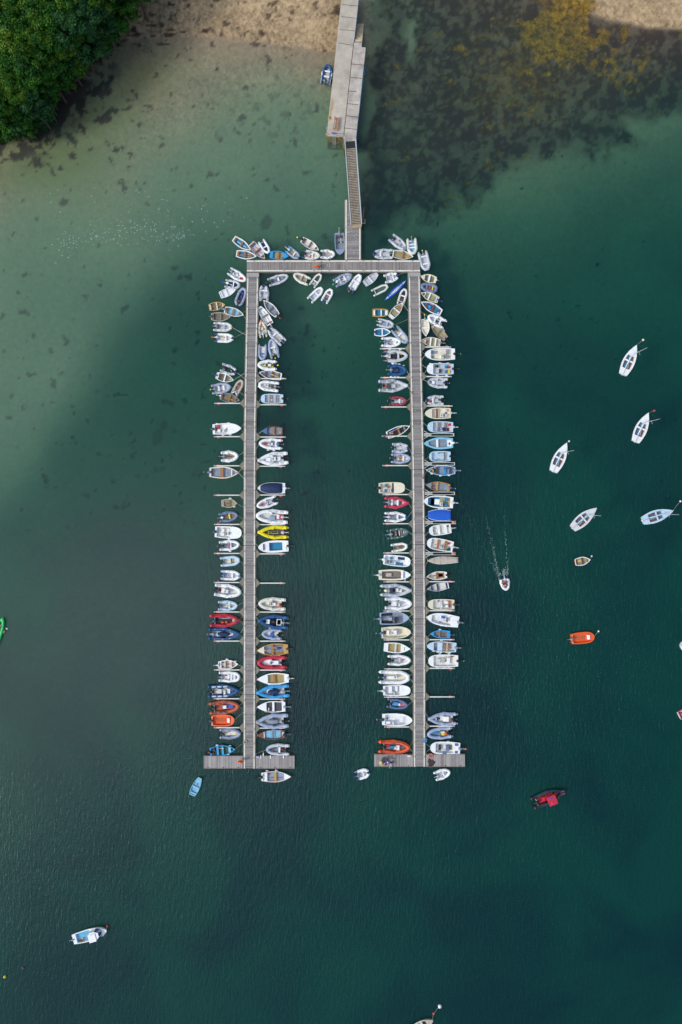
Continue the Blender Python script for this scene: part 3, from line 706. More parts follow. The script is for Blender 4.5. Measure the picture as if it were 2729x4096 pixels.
PRM('A',560,1003,315,1105,126,'wh,wh,wh','rs=.85 rb=.2','t.42 wh;t.12 wh','','plain all white tender with nothing inside')
INF('A',700,990,590,1262,150,'lv,nv','b x k=dg','t.24 rb;X.5,-.1,.1,.12 bl','dg,bk,-10','blue grey ring dinghy with navy floor against the left walkway')
ROW('A',398,1252,145,1295,132,'tn,tn,ks','','t.48 cr;t.85 cr;d.08,0,.1,.6 cr;O.0,.0,.8,.15 gd','','pale yellow rowing boat with an oar across it')
ROW('A',690,1415,390,1328,132,'wh,wh,lb','g=.09','t.12 wd;t.44 wd;t.76 wd','gy,wh,10','white rowing boat with pale blue floor and outboard')
ROW('A',482,1445,178,1440,142,'be,fl,ks','g=.09','t.10 gw;t.48 gw;d.82,0,.08,.4 gw','dg,bk','weathered grey rowing boat with slatted floor')
INF('A',506,1605,208,1590,152,'ow,lg','b k=bk','t.6 lv;X.25,0,.12,.3 sh','gy,bk','cream inflatable with black patches and blue gear astern')
INF('A',533,1778,215,1765,152,'wh,ow','b e=nv n=co k=lg','t.6 wh;X.53,.1,.06,.12 gf','lg,og','white inflatable with navy tube ends and orange ringed propeller')
INF('A',1390,800,1072,905,142,'lg,gy','r f k=wh','t.5 wh;h.7,0,.12,.25 gy','dg,gr','grey inflatable tucked in the inner corner of the left walkway')
INF('A',1005,925,1005,1190,155,'lg,lg','r n=nv f k=nv','t.6 wh','','grey inflatable with navy nose and no motor facing the corner')
ROW('A',1000,1185,1215,1420,132,'wh,wh,gy','g=.10','t.12 gw;t.48 gw;t.82 gw;X.42,.1,.06,.1 bl','dg,rd,0,.9','white rowing boat with grey seats and red propeller cover')
PRM('A',935,1288,1105,1560,130,'co,wh,wh','rs=.82 rb=.4','d.08,0,.1,.7 rb;t.5 gw;m.45,.3,.6,.03 gw;m.45,-.3,.6,.03 gw;d.92,0,.08,.3 rb','lg,wh,0,.8','white dinghy with blue rim and brown stern seat')
INF('A',962,1490,998,1765,138,'cr,lg','p n=sa k','s.5,0,.16,.22,.3 cr;m.62,0,.1,.25 sa','lg,bk','cream inflatable with salmon bow cover')
INF('A',1080,1630,1312,1850,152,'lg,lg','b n=nv f k=nv','t.6 wh;m.3,0,.3,.28 be','gy,bl,0,.8','pale inflatable with navy nose and blue propeller cover, left arm')
INF('D',980,235,982,-14,142,'lv,ow','b tc=lg','t.62 bl;B.82,0,.12 bk','','blue grey inflatable with bright blue seat')
INF('D',1118,-95,1185,212,155,'lv,ow','r k=gy','t.55 wh;m.8,0,.14,.3 wh','dg,yl,0,.8','blue grey inflatable with cream floor and yellow propeller cover')
INF('D',903,312,1210,322,166,'wh,yl','r r=.15 k=cr','c.62,0,.12,.2 wh;s.38,0,.16,.2 wh;m.5,0,.1,.18 bk','dg,yl','white inflatable with bright yellow floor')
ROW('D',928,435,1280,500,142,'wh,wh,gy','g=.09','t.12 rb;t.42 rb;t.72 rb;O.1,.2,.45,-.1 yl','','white rowing boat with red brown seats below the yellow floored boat')
INF('D',918,625,1235,662,168,'wh,ow','b f k=nv r=.14','c.55,0,.14,.26 wh;s.3,0,.14,.26 dg;m.8,0,.1,.2 wh','gy,gy','white inflatable with console and black patches above the square workboat')
DOR('D',958,845,1307,845,152,'wh,ic,lg,ic','u1=.82 u0=.07 q=.35','t.3 gw;t.58 gw;O.32,.25,.55,.25 wh','bk,wh','pale square bowed boat with two weathered seats')
INF('D',592,440,335,345,152,'lg,bk','r n=nv f k=nv','c.2,0,.08,.3,.3 wh;X.62,-.05,.09,.12 gn','bk,bk','grey inflatable with black floor and green bag')
ROW('D',532,558,258,478,136,'wh,wh,ks','g=.09','t.10 wh;d.2,0,.06,.5 dg;t.48 wh;R.82,0,.1 wh','rb,bl,-10,.7','white rowing boat with brown floor and small blue motor')
INF('D',494,655,180,702,166,'lv,ow','r k=sa','t.38 wh;t.62 wh','gy,yl,0,.9','grey inflatable with two white seats and yellow propeller cover')
INF('D',665,550,532,785,132,'be,gw','b r=.15','t.6 ru;O.35,.7,.1,-.5 wh;O.45,-.8,.08,.5 wh','','beige inflatable with orange seat and crossed white oars')
ROW('D',622,870,322,800,142,'sh,sl,ks','','t.08 wd;t.48 wd;t.78 wd;O.2,-.1,.7,-.3 gd','wh,yl,0,.7','blue grey rowing boat with wooden seats and brown floor')
SPD('D',652,1308,205,1325,176,'wh,wh,wh,wh','u1=.52 u0=.08','X.19,.45,.09,.32 rd;s.22,-.3,.1,.3 wh;c.38,-.35,.1,.22 wh;m.12,.1,.1,.3 ks;f.15,1;f.55,1;f.35,-1;f.6,-1;h.5,0,.03,.2 bk','dg,bk','white motor boat with long foredeck and red box')
ROW('D',970,1350,1298,1350,146,'rb,rb,gy,sh','u1=.74 g=.07','t.42 wd;m.35,0,.2,.4 gw;B.1,.2,.08 wh','','dark blue grey rowing boat with brown rim and one wooden seat')
INF('D',924,1540,1298,1560,172,'wh,lg','r k=lg','c.58,0,.1,.18,.5 wh;s.46,0,.12,.2 wh;F.72,0 rd;t.28 wh;f.6,1;f.35,1','sh,wh','white inflatable with red tank ahead of its console')
INF('D',914,1812,1380,1770,208,'wh,wh','p f n=lg K=lg r=.14','c.45,0,.12,.26 wh;s.3,0,.12,.3 wh;s.66,0,.16,.3,.3 wh','bk,bk','large white rigid inflatable with tapered bow on the left walkway')
INF('D',611,1742,328,1752,176,'wh,kh','r k=gy r=.15','m.5,0,.3,.12 rb','gy,wh','white inflatable with stained wooden floor and no seat')
ROW('E',620,123,150,115,190,'wd,wh,gy,gy','g=.14 rim=gd','d.05,0,.08,.8 wd;t.42,.1 wd;d.74,0,.03,.5 wh;f.5,1','sh,wh','white edged rowing boat with varnished rim and grey floor')
SPD('E',908,362,1338,365,176,'wh,wh,wh','rs=.9 V=nv va=.1 vb=.9 vh=.75 vo=1.0','g.04,0,.06,.5 ow','wh,bk','motor boat under a dark navy cover')
INF('E',890,650,1212,540,150,'wh,lg','r k=lg','c.48,0,.1,.18,.5 wh;s.32,0,.16,.2 lg;F.72,0 rd','nv,wh','white inflatable with red tank lying askew below the navy covered boat')
INF('E',878,792,1380,822,216,'wh,ow','r f K=lg','m.86,0,.1,.3 wh;s.48,.25,.18,.3,.5 sl;s.3,0,.08,.3 wh;X.2,0,.08,.38 rd','lg,lg','big white rigid inflatable with blue grey seat')
INF('E',917,1055,1395,1057,206,'yl,dg','p n=yl k=bk','c.66,0,.06,.2,.4 yl;m.5,0,.28,.2 yl;s.48,0,.18,.12,.3 bk;F.2,.45 rd;F.2,-.45 rd','lg,wh','bright yellow rigid inflatable with two red tanks')
SPD('E',920,1290,1390,1268,190,'wh,wh,cb','u1=.64 u0=.2 g=.3 q=.6','w.82,0,.04,.5 nv;m.4,0,.3,.44 cb;s.1,.5,.08,.25,.6 wh','dg,bk','white motor boat with teal mat and dark curved window')
ROW('E',588,600,340,600,136,'be,be,kh','g=.10 um=.5','t.1 be;t.48 gw;X.33,-.1,.1,.18 ru;R.25,.5,.08 dg;f.55,1;f.8,-1','','small weathered beige rowing boat with an orange cloth')
INF('E',602,785,295,832,162,'sb,ks','r k=bk','t.55 yl;m.72,0,.16,.26 wd','wh,wh,0,.9','slate blue inflatable with yellow seat and white motor')
DOR('E',657,1070,240,1045,190,'wh,wh,ow','u1=.56 u0=.07 q=.4','s.3,.3,.1,.25 wh;s.3,-.35,.1,.25 wh;c.5,-.2,.08,.22 wh;s.5,.35,.1,.3 wh;m.15,.2,.1,.4 lg;R.6,1.1,.12 nv','nv,bk','white square bowed motor boat with helm and ring fender')
INF('E',629,1245,305,1272,162,'wh,gy','r f k=lg','t.55 wh;X.5,.1,.08,.3 rd;f.5,1;f.5,-1','bk,wh','white inflatable with grey floor and red bag behind the seat')
INF('E',630,1490,317,1522,162,'ic,cr','b k=lg','t.58 dg','bk,bk,0,.6','pale inflatable with cream floor and one dark seat')
INF('E',633,1738,320,1722,162,'wh,lg','b e=lv n=lv k=lg','t.6 wh;B.4,-.1,.07 rd','sh,bk','pale grey inflatable with blue grey nose on the left walkway')
INF('F',657,272,232,228,206,'wh,ow','r f k=dg','c.47,-.05,.12,.26 wh;s.32,0,.14,.35 wh;X.2,0,.07,.3 rd;f.4,1 nv;f.7,1 nv','bk,bk','white rigid inflatable with cream floor and navy fenders')
INF('F',597,480,287,482,158,'ic,ow','r f k=dg','t.56 wh;O.3,0,.75,-.1 dg','dg,bk','white inflatable with one white seat above the red rigid inflatable')
INF('F',640,706,148,716,212,'cs,bk','p line=bk n=mr k=bk','F.42,-.3 og;F.54,-.3 og;t.78 be;m.5,.3,.4,.03 wh','nv,bk','red and black rigid inflatable with two orange tanks')
INF('F',645,930,133,920,196,'co,lg','p f k=yl V=nv','m.5,0,.5,.5 wh;h.8,0,.07,.16 dg','gy,wh','deep blue rigid inflatable with navy covered console')
ROW('F',602,1395,290,1410,146,'wh,wh,ow','g=.10','t.12 wh;t.4 rb;m.14,.45,.3,.1 rb;m.14,-.45,.3,.1 rb;t.72 rb;m.5,0,.3,.08 gf;f.45,1;f.7,1 nv;f.85,1','lg,lg','white rowing boat with dark brown seat frame')
INF('F',636,1600,297,1592,168,'wh,wh','s f','t.45 wh;t.58 wh;t.72 wh;F.33,.3,.9 rd;h.85,0,.07,.16 nv','gy,bk','white square bowed inflatable with three white seats')
INF('F',622,1810,128,1825,206,'co,cr','p f K=lg','s.38,0,.12,.35 lg;c.54,-.15,.08,.28 wh;s.66,0,.1,.35 wh;B.8,0,.1 bk','bk,bk','blue rigid inflatable with grey pads and cream floor')
INF('F',918,445,1345,462,202,'ow,cr','r f k=dg','c.56,0,.08,.2 wh;s.44,0,.16,.22 wh;X.22,.2,.06,.3 og','bk,bk','cream rigid inflatable with narrow console alone in its berth')
INF('F',912,712,1385,748,216,'co,bk','p f k=bk','c.66,0,.12,.3 wh;s.5,0,.14,.2 bk;d.3,0,.16,.44 wh;d.3,0,.12,.36,.0 bk;X.25,1.0,.07,.12 bl','gy,wh','navy rigid inflatable with black floor and white console')
INF('F',970,920,1288,938,168,'lv,ow','r','s.5,.1,.16,.35,.3 ry;m.5,.1,.1,.2 gy;m.36,-.1,.08,.16 wh;f.6,-1;f.35,-1','bk,wh','lavender grey inflatable with royal blue seat')
ROW('F',892,1185,1382,1155,186,'gd,gd,gy,cr','u1=.76 u0=.14 g=.1 rim=gd','t.5 wd;m.3,-.6,.4,.08 wd;m.3,.6,.4,.08 wd;X.3,-.1,.1,.16 nv;B.44,.2,.1 yl;R.43,-.3,.1 wd;O.42,.1,.8,.0 be;f.5,1;f.3,1','dg,bk','varnished golden rowing boat with cream bow deck')
INF('F',900,1375,1367,1368,212,'cs,wh','r line=mr k=mr','c.54,0,.05,.18 wh;s.38,0,.2,.3 wh;s.5,0,.04,.3 wh','bk,bk','bright red rigid inflatable with white floor')
ROW('F',892,1635,1393,1618,182,'wh,wh,gf,wh','u1=.66 u0=.14 g=.16 rs=.68','t.45 wd;d.7,0,.12,.5 ow;f.45,1;f.6,1;f.3,1','lg,lg','white rowing boat with stained grey sole and one wooden seat')
INF('F',893,1845,1400,1812,210,'tq,ow','p f k=nv V=nv','h.82,0,.07,.16 dg;m.5,0,.4,.34 wh;f.6,-1;f.4,-1','gy,wh','bright blue rigid inflatable with navy covered console')
INF('G',690,388,300,420,166,'ru,ru','r line=ru K=dg','c.52,.05,.14,.24,.4 wh;s.7,.1,.2,.26,.3 ry','bk,bk','rust orange rigid inflatable with royal blue cover')
DOR('G',625,565,335,570,145,'og,og,og','u1=.84 u0=.07 q=.6 g=.16','s.74,0,.11,.4 wh;B.84,-.05,.11 yl;m.4,0,.4,.3 ru;h.04,.6,.03,.06 wh;h.04,-.6,.03,.06 wh','dg,bk','plain orange open boat moored beside the rust orange inflatable')
INF('G',705,735,432,738,132,'lv,cr','r line=dg','X.82,0,.07,.15 gf;f.6,1;f.4,1','bk,bk','blue grey inflatable with dark side stripes and cream floor')
ROW('G',632,928,318,962,130,'tq,tq,gr','g=.10 rim=tq','t.3 tq;t.5 tq;d.78,0,.1,.5 lb;O.3,.6,.55,.4 cr;X.15,.3,.1,.3 nv;X.12,-.4,.05,.12 rd;f.3,1;f.8,1;f.5,1 nv;f.7,-1;f.3,-1','bk,bk','bright blue rowing boat with dark green floor')
ROW('G',902,400,1260,395,140,'wh,wh,dg,wh','u1=.66 u0=.12 g=.12 rs=.85','t.42 wh;s.58,.4,.03,.2 wh;O.3,.9,.7,.85 gd;f.45,1 bl;f.1,-1','gy,wh','white rowing boat with black floor and white bow')
INF('G',900,588,1298,570,184,'lv,ow','p f n=gy k=gy V=gy','h.8,0,.06,.16 bk;m.4,.35,.3,.05 rb','bk,wh','blue grey rigid inflatable with grey covered console')
ROW('G',905,755,1252,740,126,'rb,rb,lb,rb','u1=.76 u0=.08 g=.08','d.75,0,.05,.6 wh;m.58,0,.2,.7 lb;d.42,0,.04,.7 rb;d.12,0,.05,.6 rb;s.05,-.1,.08,.3 wh','nv,wh','varnished brown rowing boat with pale blue panels')
INF('G',1017,930,1310,940,148,'lg,gy','r f n=lv','t.42 wh;h.72,0,.1,.26 dg;m.25,0,.24,.4 dg;m.25,0,.24,.03 wh;X.3,-.1,.05,.1 rd','bk,bk','pale grey inflatable at the end of the left walkway')
ROW('G',1337,1272,957,1275,142,'wh,wh,sl,wh','u1=.76 u0=.2 g=.1 rim=rb','t.18 gd;t.47 gd;F.24,.4,.7 rd;m.5,-.3,.4,.1 wd;h.08,.4,.05,.2 gy;h.08,-.4,.05,.2 gy;f.2,1;f.5,1','bk,bk','white rowing boat with brown rim lying below the left crosspiece')
PRM('G',192,1288,88,1508,102,'lb,lb,lb','rs=.7 um=.35 rb=.45','t.12 lb;t.45 lb;d.8,0,.2,.6 lb;B.6,.0,.1 sa','','pale blue pram drifting loose at the lower left')
GRP[0] = 'boats moored along the right walkway'
INF('C',490,1578,232,1515,132,'lg,lv','b k=ow','t.6 lg','lg,bk','grey inflatable with lavender floor, below the golden square pram')
INF('C',702,1848,495,1612,152,'lv,cr','b k=gy','t.45 wh;B.3,.2,.08 rb','dg,bl,0,.8','blue grey inflatable slanting in to the right walkway')
ROW('C',445,1680,188,1685,134,'wh,wh,cb','g=.14','t.48 wh','bk,bk,0,.8','small white rowing boat with rounded teal floor')
INF('C',608,1840,292,1835,158,'wh,wh','r slot k=lg','t.3 lg;X.8,0,.08,.2 gy','sh,wh','white inflatable with dark floor slots, top right of the fingers')
ROW('C',910,808,1158,868,132,'cr,cr,ks,cr','u1=.72 u0=.14 g=.1','t.45,.11 wh','wh,bk,0,.6','cream rowing boat with broad white seat under the right corner')
INF('C',912,958,1178,1010,148,'sb,rb','b x k=nv r=.16','t.3 yl;s.64,0,.1,.4,.3 sb;m.5,0,.2,.34 ru','','slate blue ring dinghy with yellow seat')
ROW('C',917,1068,1190,1182,134,'rb,cr,kh','g=.09','t.12 ic;t.52 wh;t.78 wh;d.8,0,.04,.3 dn;X.18,.1,.07,.12 gn','nv,bl,0,.8','cream rowing boat with sandy floor and green bottle')
ROW('C',917,1210,1238,1378,150,'wh,wh,cb','g=.13 rs=.65','t.42 rb;t.72 rb;X.58,0,.12,.2 tq;O.3,.5,.55,.6 ru;O.4,-.6,.7,-.5 ru;R.12,.4,.1 wh;X.17,0,.08,.14 rb','','white rimmed rowing boat with blue interior and orange oars')
INF('C',1023,1430,1300,1568,168,'wh,lg','r k=bk','t.3 wh;t.58 wh;m.45,0,.16,.2 dg','bk,bk','white inflatable with two white seats and black patches, outer right')
ROW('C',995,1750,978,1478,134,'wh,wh,cr','g=.09','t.5 wh','gy,yl,0,.9','white rowing boat pointing down with a yellow propeller cover')
ROW('C',1068,1550,1308,1790,134,'be,be,kh','g=.09 rim=rb','t.45 gw;d.1,0,.05,.5 sl;R.82,.2,.12 ow;f.35,-1','bk,bk,0,.8','beige rowing boat with olive floor and brown rim')
ROW('C',915,1815,1222,1850,146,'mr,ow,kh','g=.07','t.25 wh;t.5 wh;m.46,.3,.1,.2 wd;F.68,0,.8 rd;m.8,0,.14,.4 ow','gy,lg','cream rowing boat with maroon hull and red tank')
INF('H',598,290,193,298,190,'lg,bk','r e=nv line=lg','t.62 lg;s.28,0,.08,.3 wh;X.2,.1,.06,.3 mr;X.2,-.3,.06,.16 og;B.74,.3,.1 yl;f.3,1;f.7,1;f.4,-1','lg,wh','large grey inflatable with black floor, navy ends and clutter')
INF('H',585,520,273,512,182,'co,co','r k=nv r=.15','s.5,0,.1,.3,.3 dg;f.3,1;f.45,1;f.6,1;f.8,1;f.2,-1;f.4,-1;f.55,-1','gy,wh','wholly dark blue inflatable fringed with fenders')
INF('H',588,756,132,760,196,'lg,ow','p f n=wh K=gy r=.14','c.52,-.1,.16,.26 lg;s.35,0,.11,.36 dg;X.23,-.15,.07,.16 og','bk,bk','light grey rigid inflatable with grey pads and dark seat')
INF('H',583,1000,305,998,152,'mr,lg','r f k=pk','t.58 wh;B.78,0,.08 dg','bk,wh','maroon inflatable with single white seat')
ROW('H',630,1390,270,1535,140,'wh,wh,bk','g=.1 rs=.8','t.5 wd;t.75 gw;O.1,.3,.7,.6 lg;B.24,0,.16 sa;X.3,.4,.08,.12 ry;X.15,.2,.1,.3 kh','sh,bk,0,.8','white rowing boat with black floor crossing the finger')
INF('H',627,1738,346,1728,156,'lg,lg','r n=nv f k=nv','m.4,0,.35,.3 lg','bk,tq,0,.7','grey inflatable with navy nose, seatless, by the right walkway')
INF('H',645,1900,327,1893,162,'lv,cr','r k=gy','t.62 wh;X.46,0,.1,.2 ru;m.85,0,.1,.3 wh','nv,wh','blue grey inflatable with a rust coloured cushion')
SPD('H',858,270,1330,265,195,'wh,wh,cr,wh','u1=.80 u0=.12 q=.6','m.72,.4,.08,.3 gy;m.66,-.4,.2,.24 gy;c.42,.4,.08,.3 wh;s.24,.35,.1,.24 gy;s.24,-.4,.1,.3 gy;g.06,0,.06,.3 gf','bk,wh','cream floored motor boat with grey cushions')
DOR('H',890,497,1310,497,182,'wh,ic,lg,wh','u1=.76 u0=.08 q=.38','s.5,.3,.08,.3 db;s.28,.4,.08,.22 cb;s.28,-.4,.08,.22 cb;X.17,.4,.06,.24 yl;F.17,-.35 rd;X.62,-.5,.12,.2 gr;X.6,-.5,.06,.12 og;m.54,0,.06,.5 lg;f.6,1;f.25,1;f.85,-1;f.5,-1;f.2,-1','bk,gy','white workboat cluttered with blue chairs and a yellow box')
INF('H',899,698,1217,718,168,'lg,lg','r n=gy f k=gy','s.7,0,.14,.3,.26 wh','nv,wh','grey inflatable with white bow seat right of the right walkway')
INF('H',866,990,1155,985,158,'lg,lg','r n=nv f k=nv','t.58 wh;F.7,.1,.8 rd;X.24,-.15,.1,.14 gr','bk,bk','grey inflatable with navy nose and red tank ahead of its seat')
SPD('H',858,1195,1264,1190,176,'cr,cr,cr','u1=.72 u0=.05 q=.62','t.53 rb;c.34,.4,.1,.28 wh;s.18,.35,.1,.26 lg;s.17,-.5,.08,.26 lg;m.16,0,.06,.3 rb','lg,lg','cream motor boat with one dark brown seat across')
DOR('H',900,1402,1302,1408,176,'ic,ic,lg','u1=.78 u0=.07 q=.4','t.56 gw;t.3 gw;h.85,0,.07,.3 gw;s.56,.4,.09,.3 sh;s.32,.4,.1,.3 nv;c.45,.4,.06,.26 wh;F.13,-.45 rd;m.18,.4,.1,.3 rb','lg,bk','pale blue workboat with navy seats and brown thwarts')
ROW('H',836,1665,1302,1655,186,'lb,lb,gy,lb','g=.28 u1=.84 u0=.2 rs=.8','t.53 wh;d.86,0,.08,.4 wh;h.12,0,.14,.55 wh;h.12,.1,.06,.2 dg','wh,bk','sky blue rowing boat with white seat and stern deck')
DOR('H',926,1868,1263,1865,166,'ic,ic,ic','u1=.88 u0=.06 q=.42','t.28 gw;O.2,-.7,.6,-.6 gw;O.3,.7,.7,.6 gw','bk,bk','ice blue open boat with single brown seat')
ROW('I',883,200,1332,205,152,'tq,tq,sl','g=.11 rs=.66 rim=wh','t.16 db;t.62 db;R.82,.15,.26 gd;m.7,.0,.14,.4 gr;c.36,-.3,.08,.2 tq;X.36,.3,.08,.4 tq;O.3,-.8,.7,-.75 wd;m.5,.1,.2,.3 gy;f.8,1;f.5,1;f.2,1;f.6,-1;f.3,-1','gy,wh','blue fishing boat with a golden ring in its bow')
ROW('I',872,430,1252,477,152,'wd,gd,gy,gy','u1=.76 u0=.1 g=.08 rim=wd','t.52 gd;F.7,.1,.9 rd;d.15,0,.14,.6 gy','sh,wh','grey rowing boat with orange varnished rim')
SPD('I',842,682,1302,710,196,'wh,wh,kh,wh','u1=.86 u0=.1 q=.62 g=.16','m.72,.0,.2,.6 cb;m.62,.62,.3,.2 cb;m.62,-.62,.3,.2 cb;m.6,0,.3,.42 wh;c.38,.35,.07,.34 wh;s.24,.4,.09,.24 cb;s.24,-.5,.1,.24 cb;g.12,0,.07,.34 kh;f.35,1;f.3,-1','lg,bk','white motor boat with blue horseshoe cushions')
DOR('I',910,900,1265,905,180,'wh,wh,wh','rs=.85 rb=.55 p=2.4 q=1 V=ry va=.0 vb=1 vo=1.04 vh=.28','f.2,-1;f.5,-1','','boat wholly wrapped in a royal blue tarpaulin')
DOR('I',926,1158,1270,1112,164,'wh,wh,ow','u1=.82 u0=.07 q=.42','t.25,.13 wh;t.55,.1 wh;m.8,0,.03,.3 dg;X.12,-.5,.1,.1 rb','lg,lg','empty white open boat with two broad white seats')
DOR('I',895,1330,1302,1402,186,'wh,wh,ow','u1=.84 u0=.06 q=.42','t.58 wd;t.3 wd;c.46,.35,.08,.2 wh;X.2,.3,.07,.14 gn;F.18,-.45 rd;m.14,.5,.14,.3 nv;B.68,.1,.07 dg;B.76,-.1,.06 mr','lg,lg','white open boat with two wooden seats and a green box')
ROW('I',898,1618,1382,1607,116,'wh,wh,be','rs=.66 um=.55 rb=.03 V=be va=.0 vb=1 vo=1.04 vh=.16 seams','','','long slim boat under a beige cover')
ROW('I',888,1868,1208,1840,132,'wh,wh,ow','g=.09 rs=.68','m.3,0,.36,.6 wd;m.3,0,.22,.36 ow;t.5 wd;t.83,.06 wd;m.6,.0,.2,.14 ks;h.44,0,.03,.3 wd','bk,bk','white rowing boat with wooden horseshoe seat')
ROW('J',888,222,1237,160,132,'bl,wh,ow','g=.07 rs=.7 rim=nv','t.08,.1 nv;t.5 nv;t.76 nv;B.48,0,.08 rd','','white rowing boat with navy trim and seats')
DOR('I',547,475,140,480,178,'wh,cr,cr','u1=.58 u0=.06 q=.36','t.54,.07 dg;s.27,.4,.09,.24 cb;s.25,-.5,.09,.24 cb;X.36,.15,.07,.2 ru;c.44,-.45,.07,.2 wh','bk,bk','cream open boat with blue chairs and dark bench')
INF('I',607,715,222,702,178,'pr,lg','p line=bk k=bk','t.32 wh;t.55 wh;t.66 dg;t.78 lg','gy,bk','pinkish red inflatable with grey slatted floor')
INF('I',604,935,222,932,162,'wh,gy','p n=co k=dg','t.55,.08 wh','lg,bk','white inflatable with blue nose above the dark green one')
INF('I',618,1162,260,1212,166,'dn,db','r k=wh','t.4 gw;t.56,.03 wh;t.66 gw;t.76,.03 wh;t.84,.03 wh','gy,gy','dark green inflatable with brown floor')
INF('I',590,1388,328,1425,138,'wh,kh','b k=lg','t.58,.24,.4 rb','bk,bk,0,.6','white inflatable with stained floor and brown plank')
DOR('I',633,1642,213,1598,172,'wh,wh,wh','u1=.90 u0=.06 q=.34','m.66,.5,.26,.25 nv;m.62,-.5,.26,.25 cb;s.28,.35,.09,.22 cb;s.28,-.3,.09,.22 cb;c.42,-.35,.08,.24 wh;m.18,-.3,.08,.3 ks','wh,bk','white open boat with blue cushions and white motor')
SPD('I',637,1838,138,1840,172,'cr,cr,gw,wh','u1=.70 u0=.1 q=.75 g=.24','X.32,0,.17,.32 be;w.78,0,.02,.6 dg;g.7,.1,.06,.3 rb;R.82,-.9,.1 ow;f.55,-1','lg,bk','weathered cream boat with grey planked floor and white bow')
INF('J',651,240,153,240,196,'lg,cr','p K=lv r=.14','c.55,.1,.1,.24 wh;s.36,0,.1,.4 nv;s.66,0,.08,.3 wh;m.46,0,.08,.3 bk;B.8,-.1,.08 db','cr,wh','long grey rigid inflatable with navy seat and cream motor')
INF('J',663,450,232,445,196,'wh,wh','r f k=gy','s.34,0,.18,.35 wh;c.53,-.1,.08,.28 wh','bk,bk','white rigid inflatable with white floor and plain white seat')
DOR('J',614,668,155,682,198,'lv,lv,gy,lv','u1=.80 u0=.05 rs=.9 q=.72 p=2.6','m.24,.62,.4,.26 bk;m.24,-.62,.4,.26 bk;c.55,-.3,.09,.4 bk;s.36,-.1,.12,.26 lv;f.3,1;f.5,1;f.7,1','gy,gy','blue grey workboat with black side benches')
SPD('J',640,890,182,905,190,'cr,cr,cr','u1=.86 u0=.05 q=.6','c.46,0,.16,.35 wh;s.56,0,.12,.35 lg;s.23,0,.07,.4 wh;m.12,0,.08,.3 rb;O.2,-.7,.5,-.6 gf;X.1,.6,.1,.26 cr','sh,wh','cream motor boat with rounded central console')
ROW('J',634,1160,220,1128,164,'wh,wh,gf,wh','u1=.64 u0=.16 g=.13 rs=.78','t.44 lg;h.78,0,.02,.3 bk','','white boat with golden slatted floor')
INF('J',644,1335,272,1335,168,'wh,wh','r slot k=lg','t.52 lg;B.66,0,.16 ru','bk,bk','white inflatable with dark floor slots and an orange ball')
INF('J',622,1607,132,1598,222,'wh,cr','b k=lg r=.13','s.42,0,.2,.2 wh;c.57,.1,.06,.2 wh;h.93,0,.02,.1 dg','sh,wh','large white inflatable with angular bow and cream floor')
DOR('J',633,1805,208,1810,168,'wh,wh,lg','u1=.60 u0=.08 q=.42','s.27,.2,.12,.6 wh;s.5,.3,.07,.5 wh;m.5,.1,.05,.2 mr;c.4,-.5,.06,.2 wh;f.3,-1;f.5,-1','lg,lg','white square bowed motor boat in the lowest pair of berths')
DOR('J',908,460,1322,460,166,'wh,cr,ow','u1=.80 u0=.08 q=.4','t.5 lg;c.44,.3,.06,.2 wh;s.28,.3,.1,.24 wh;s.28,-.35,.1,.24 wh;X.17,-.35,.06,.3 og;X.17,.3,.06,.3 rb;X.6,-.6,.05,.1 dg','dg,bk','cream square bowed boat with two white stern seats')
SPD('J',886,658,1388,735,196,'wh,wh,wh','u1=.84 u0=.22 q=.75 g=.2','s.36,-.05,.05,.3,.6 ks;X.48,-.35,.12,.16 ry;s.2,0,.1,.6 wh;O.3,.6,.6,.4 db;m.8,.1,.12,.3 ow;R.99,0,.12 sa;f.5,1;f.35,1','gy,bk','white pointed motor boat with a royal blue bag')
ROW('J',938,920,1256,932,130,'tq,tq,gw','g=.14 u0=.14 u1=.8 rs=.85','t.52 gw;X.35,.2,.05,.1 ks;f.5,-1','sh,wh,0,.8','bright blue rowing boat with weathered grey floor')
SPD('J',888,1108,1350,1132,166,'wh,ic,lg,ic','u1=.76 u0=.05 q=.6 g=.1','s.36,0,.08,.5 wd;s.25,0,.07,.5 wd;m.7,0,.12,.5 be;d.55,0,.16,.76 ic;d.31,0,.02,.76 wh;X.68,.5,.06,.16 bl;f.3,1 yl;f.75,1 yl;f.6,1;f.5,1;f.2,1;f.5,-1','gy,bk','pale fishing boat with orange brown chairs')
DOR('J',913,1345,1382,1343,198,'wh,wh,ow','u1=.82 u0=.08 q=.42','c.5,0,.08,.36 wh;s.32,0,.1,.5 wh;s.64,0,.1,.34 lg;m.52,.1,.05,.15 bl;X.2,-.7,.1,.1 rb;f.7,1;f.45,1;f.3,1;f.6,-1;f.3,-1','bk,wh','wide white motor boat with central console')
INF('K',760,368,503,335,122,'sh,kh','r r=.12','m.78,0,.26,.5 pk;X.42,.05,.26,.3 tq;X.6,0,.08,.2 wh','bk,bk','blue grey inflatable with pink floored bow')
SPD('K',811,540,450,530,152,'wh,wh,wh','u1=.82 u0=.1 q=.62','m.76,0,.12,.5 lg;c.36,-.55,.08,.2 wh;s.2,-.5,.14,.2 wh;m.6,-.6,.3,.12 lg;X.17,.1,.04,.1 rb;f.2,1 nv;f.5,1 nv;f.7,1 nv','nv,wh','white motor boat alone in the second lowest berth')
INF('K',788,872,398,862,166,'og,gy','r line=nv k=bk','c.62,0,.1,.34 wh;s.44,0,.16,.2 cb;X.3,.1,.08,.26 rd;s.54,-.1,.1,.2 wh','bk,bk','bright orange rigid inflatable by the right crosspiece')
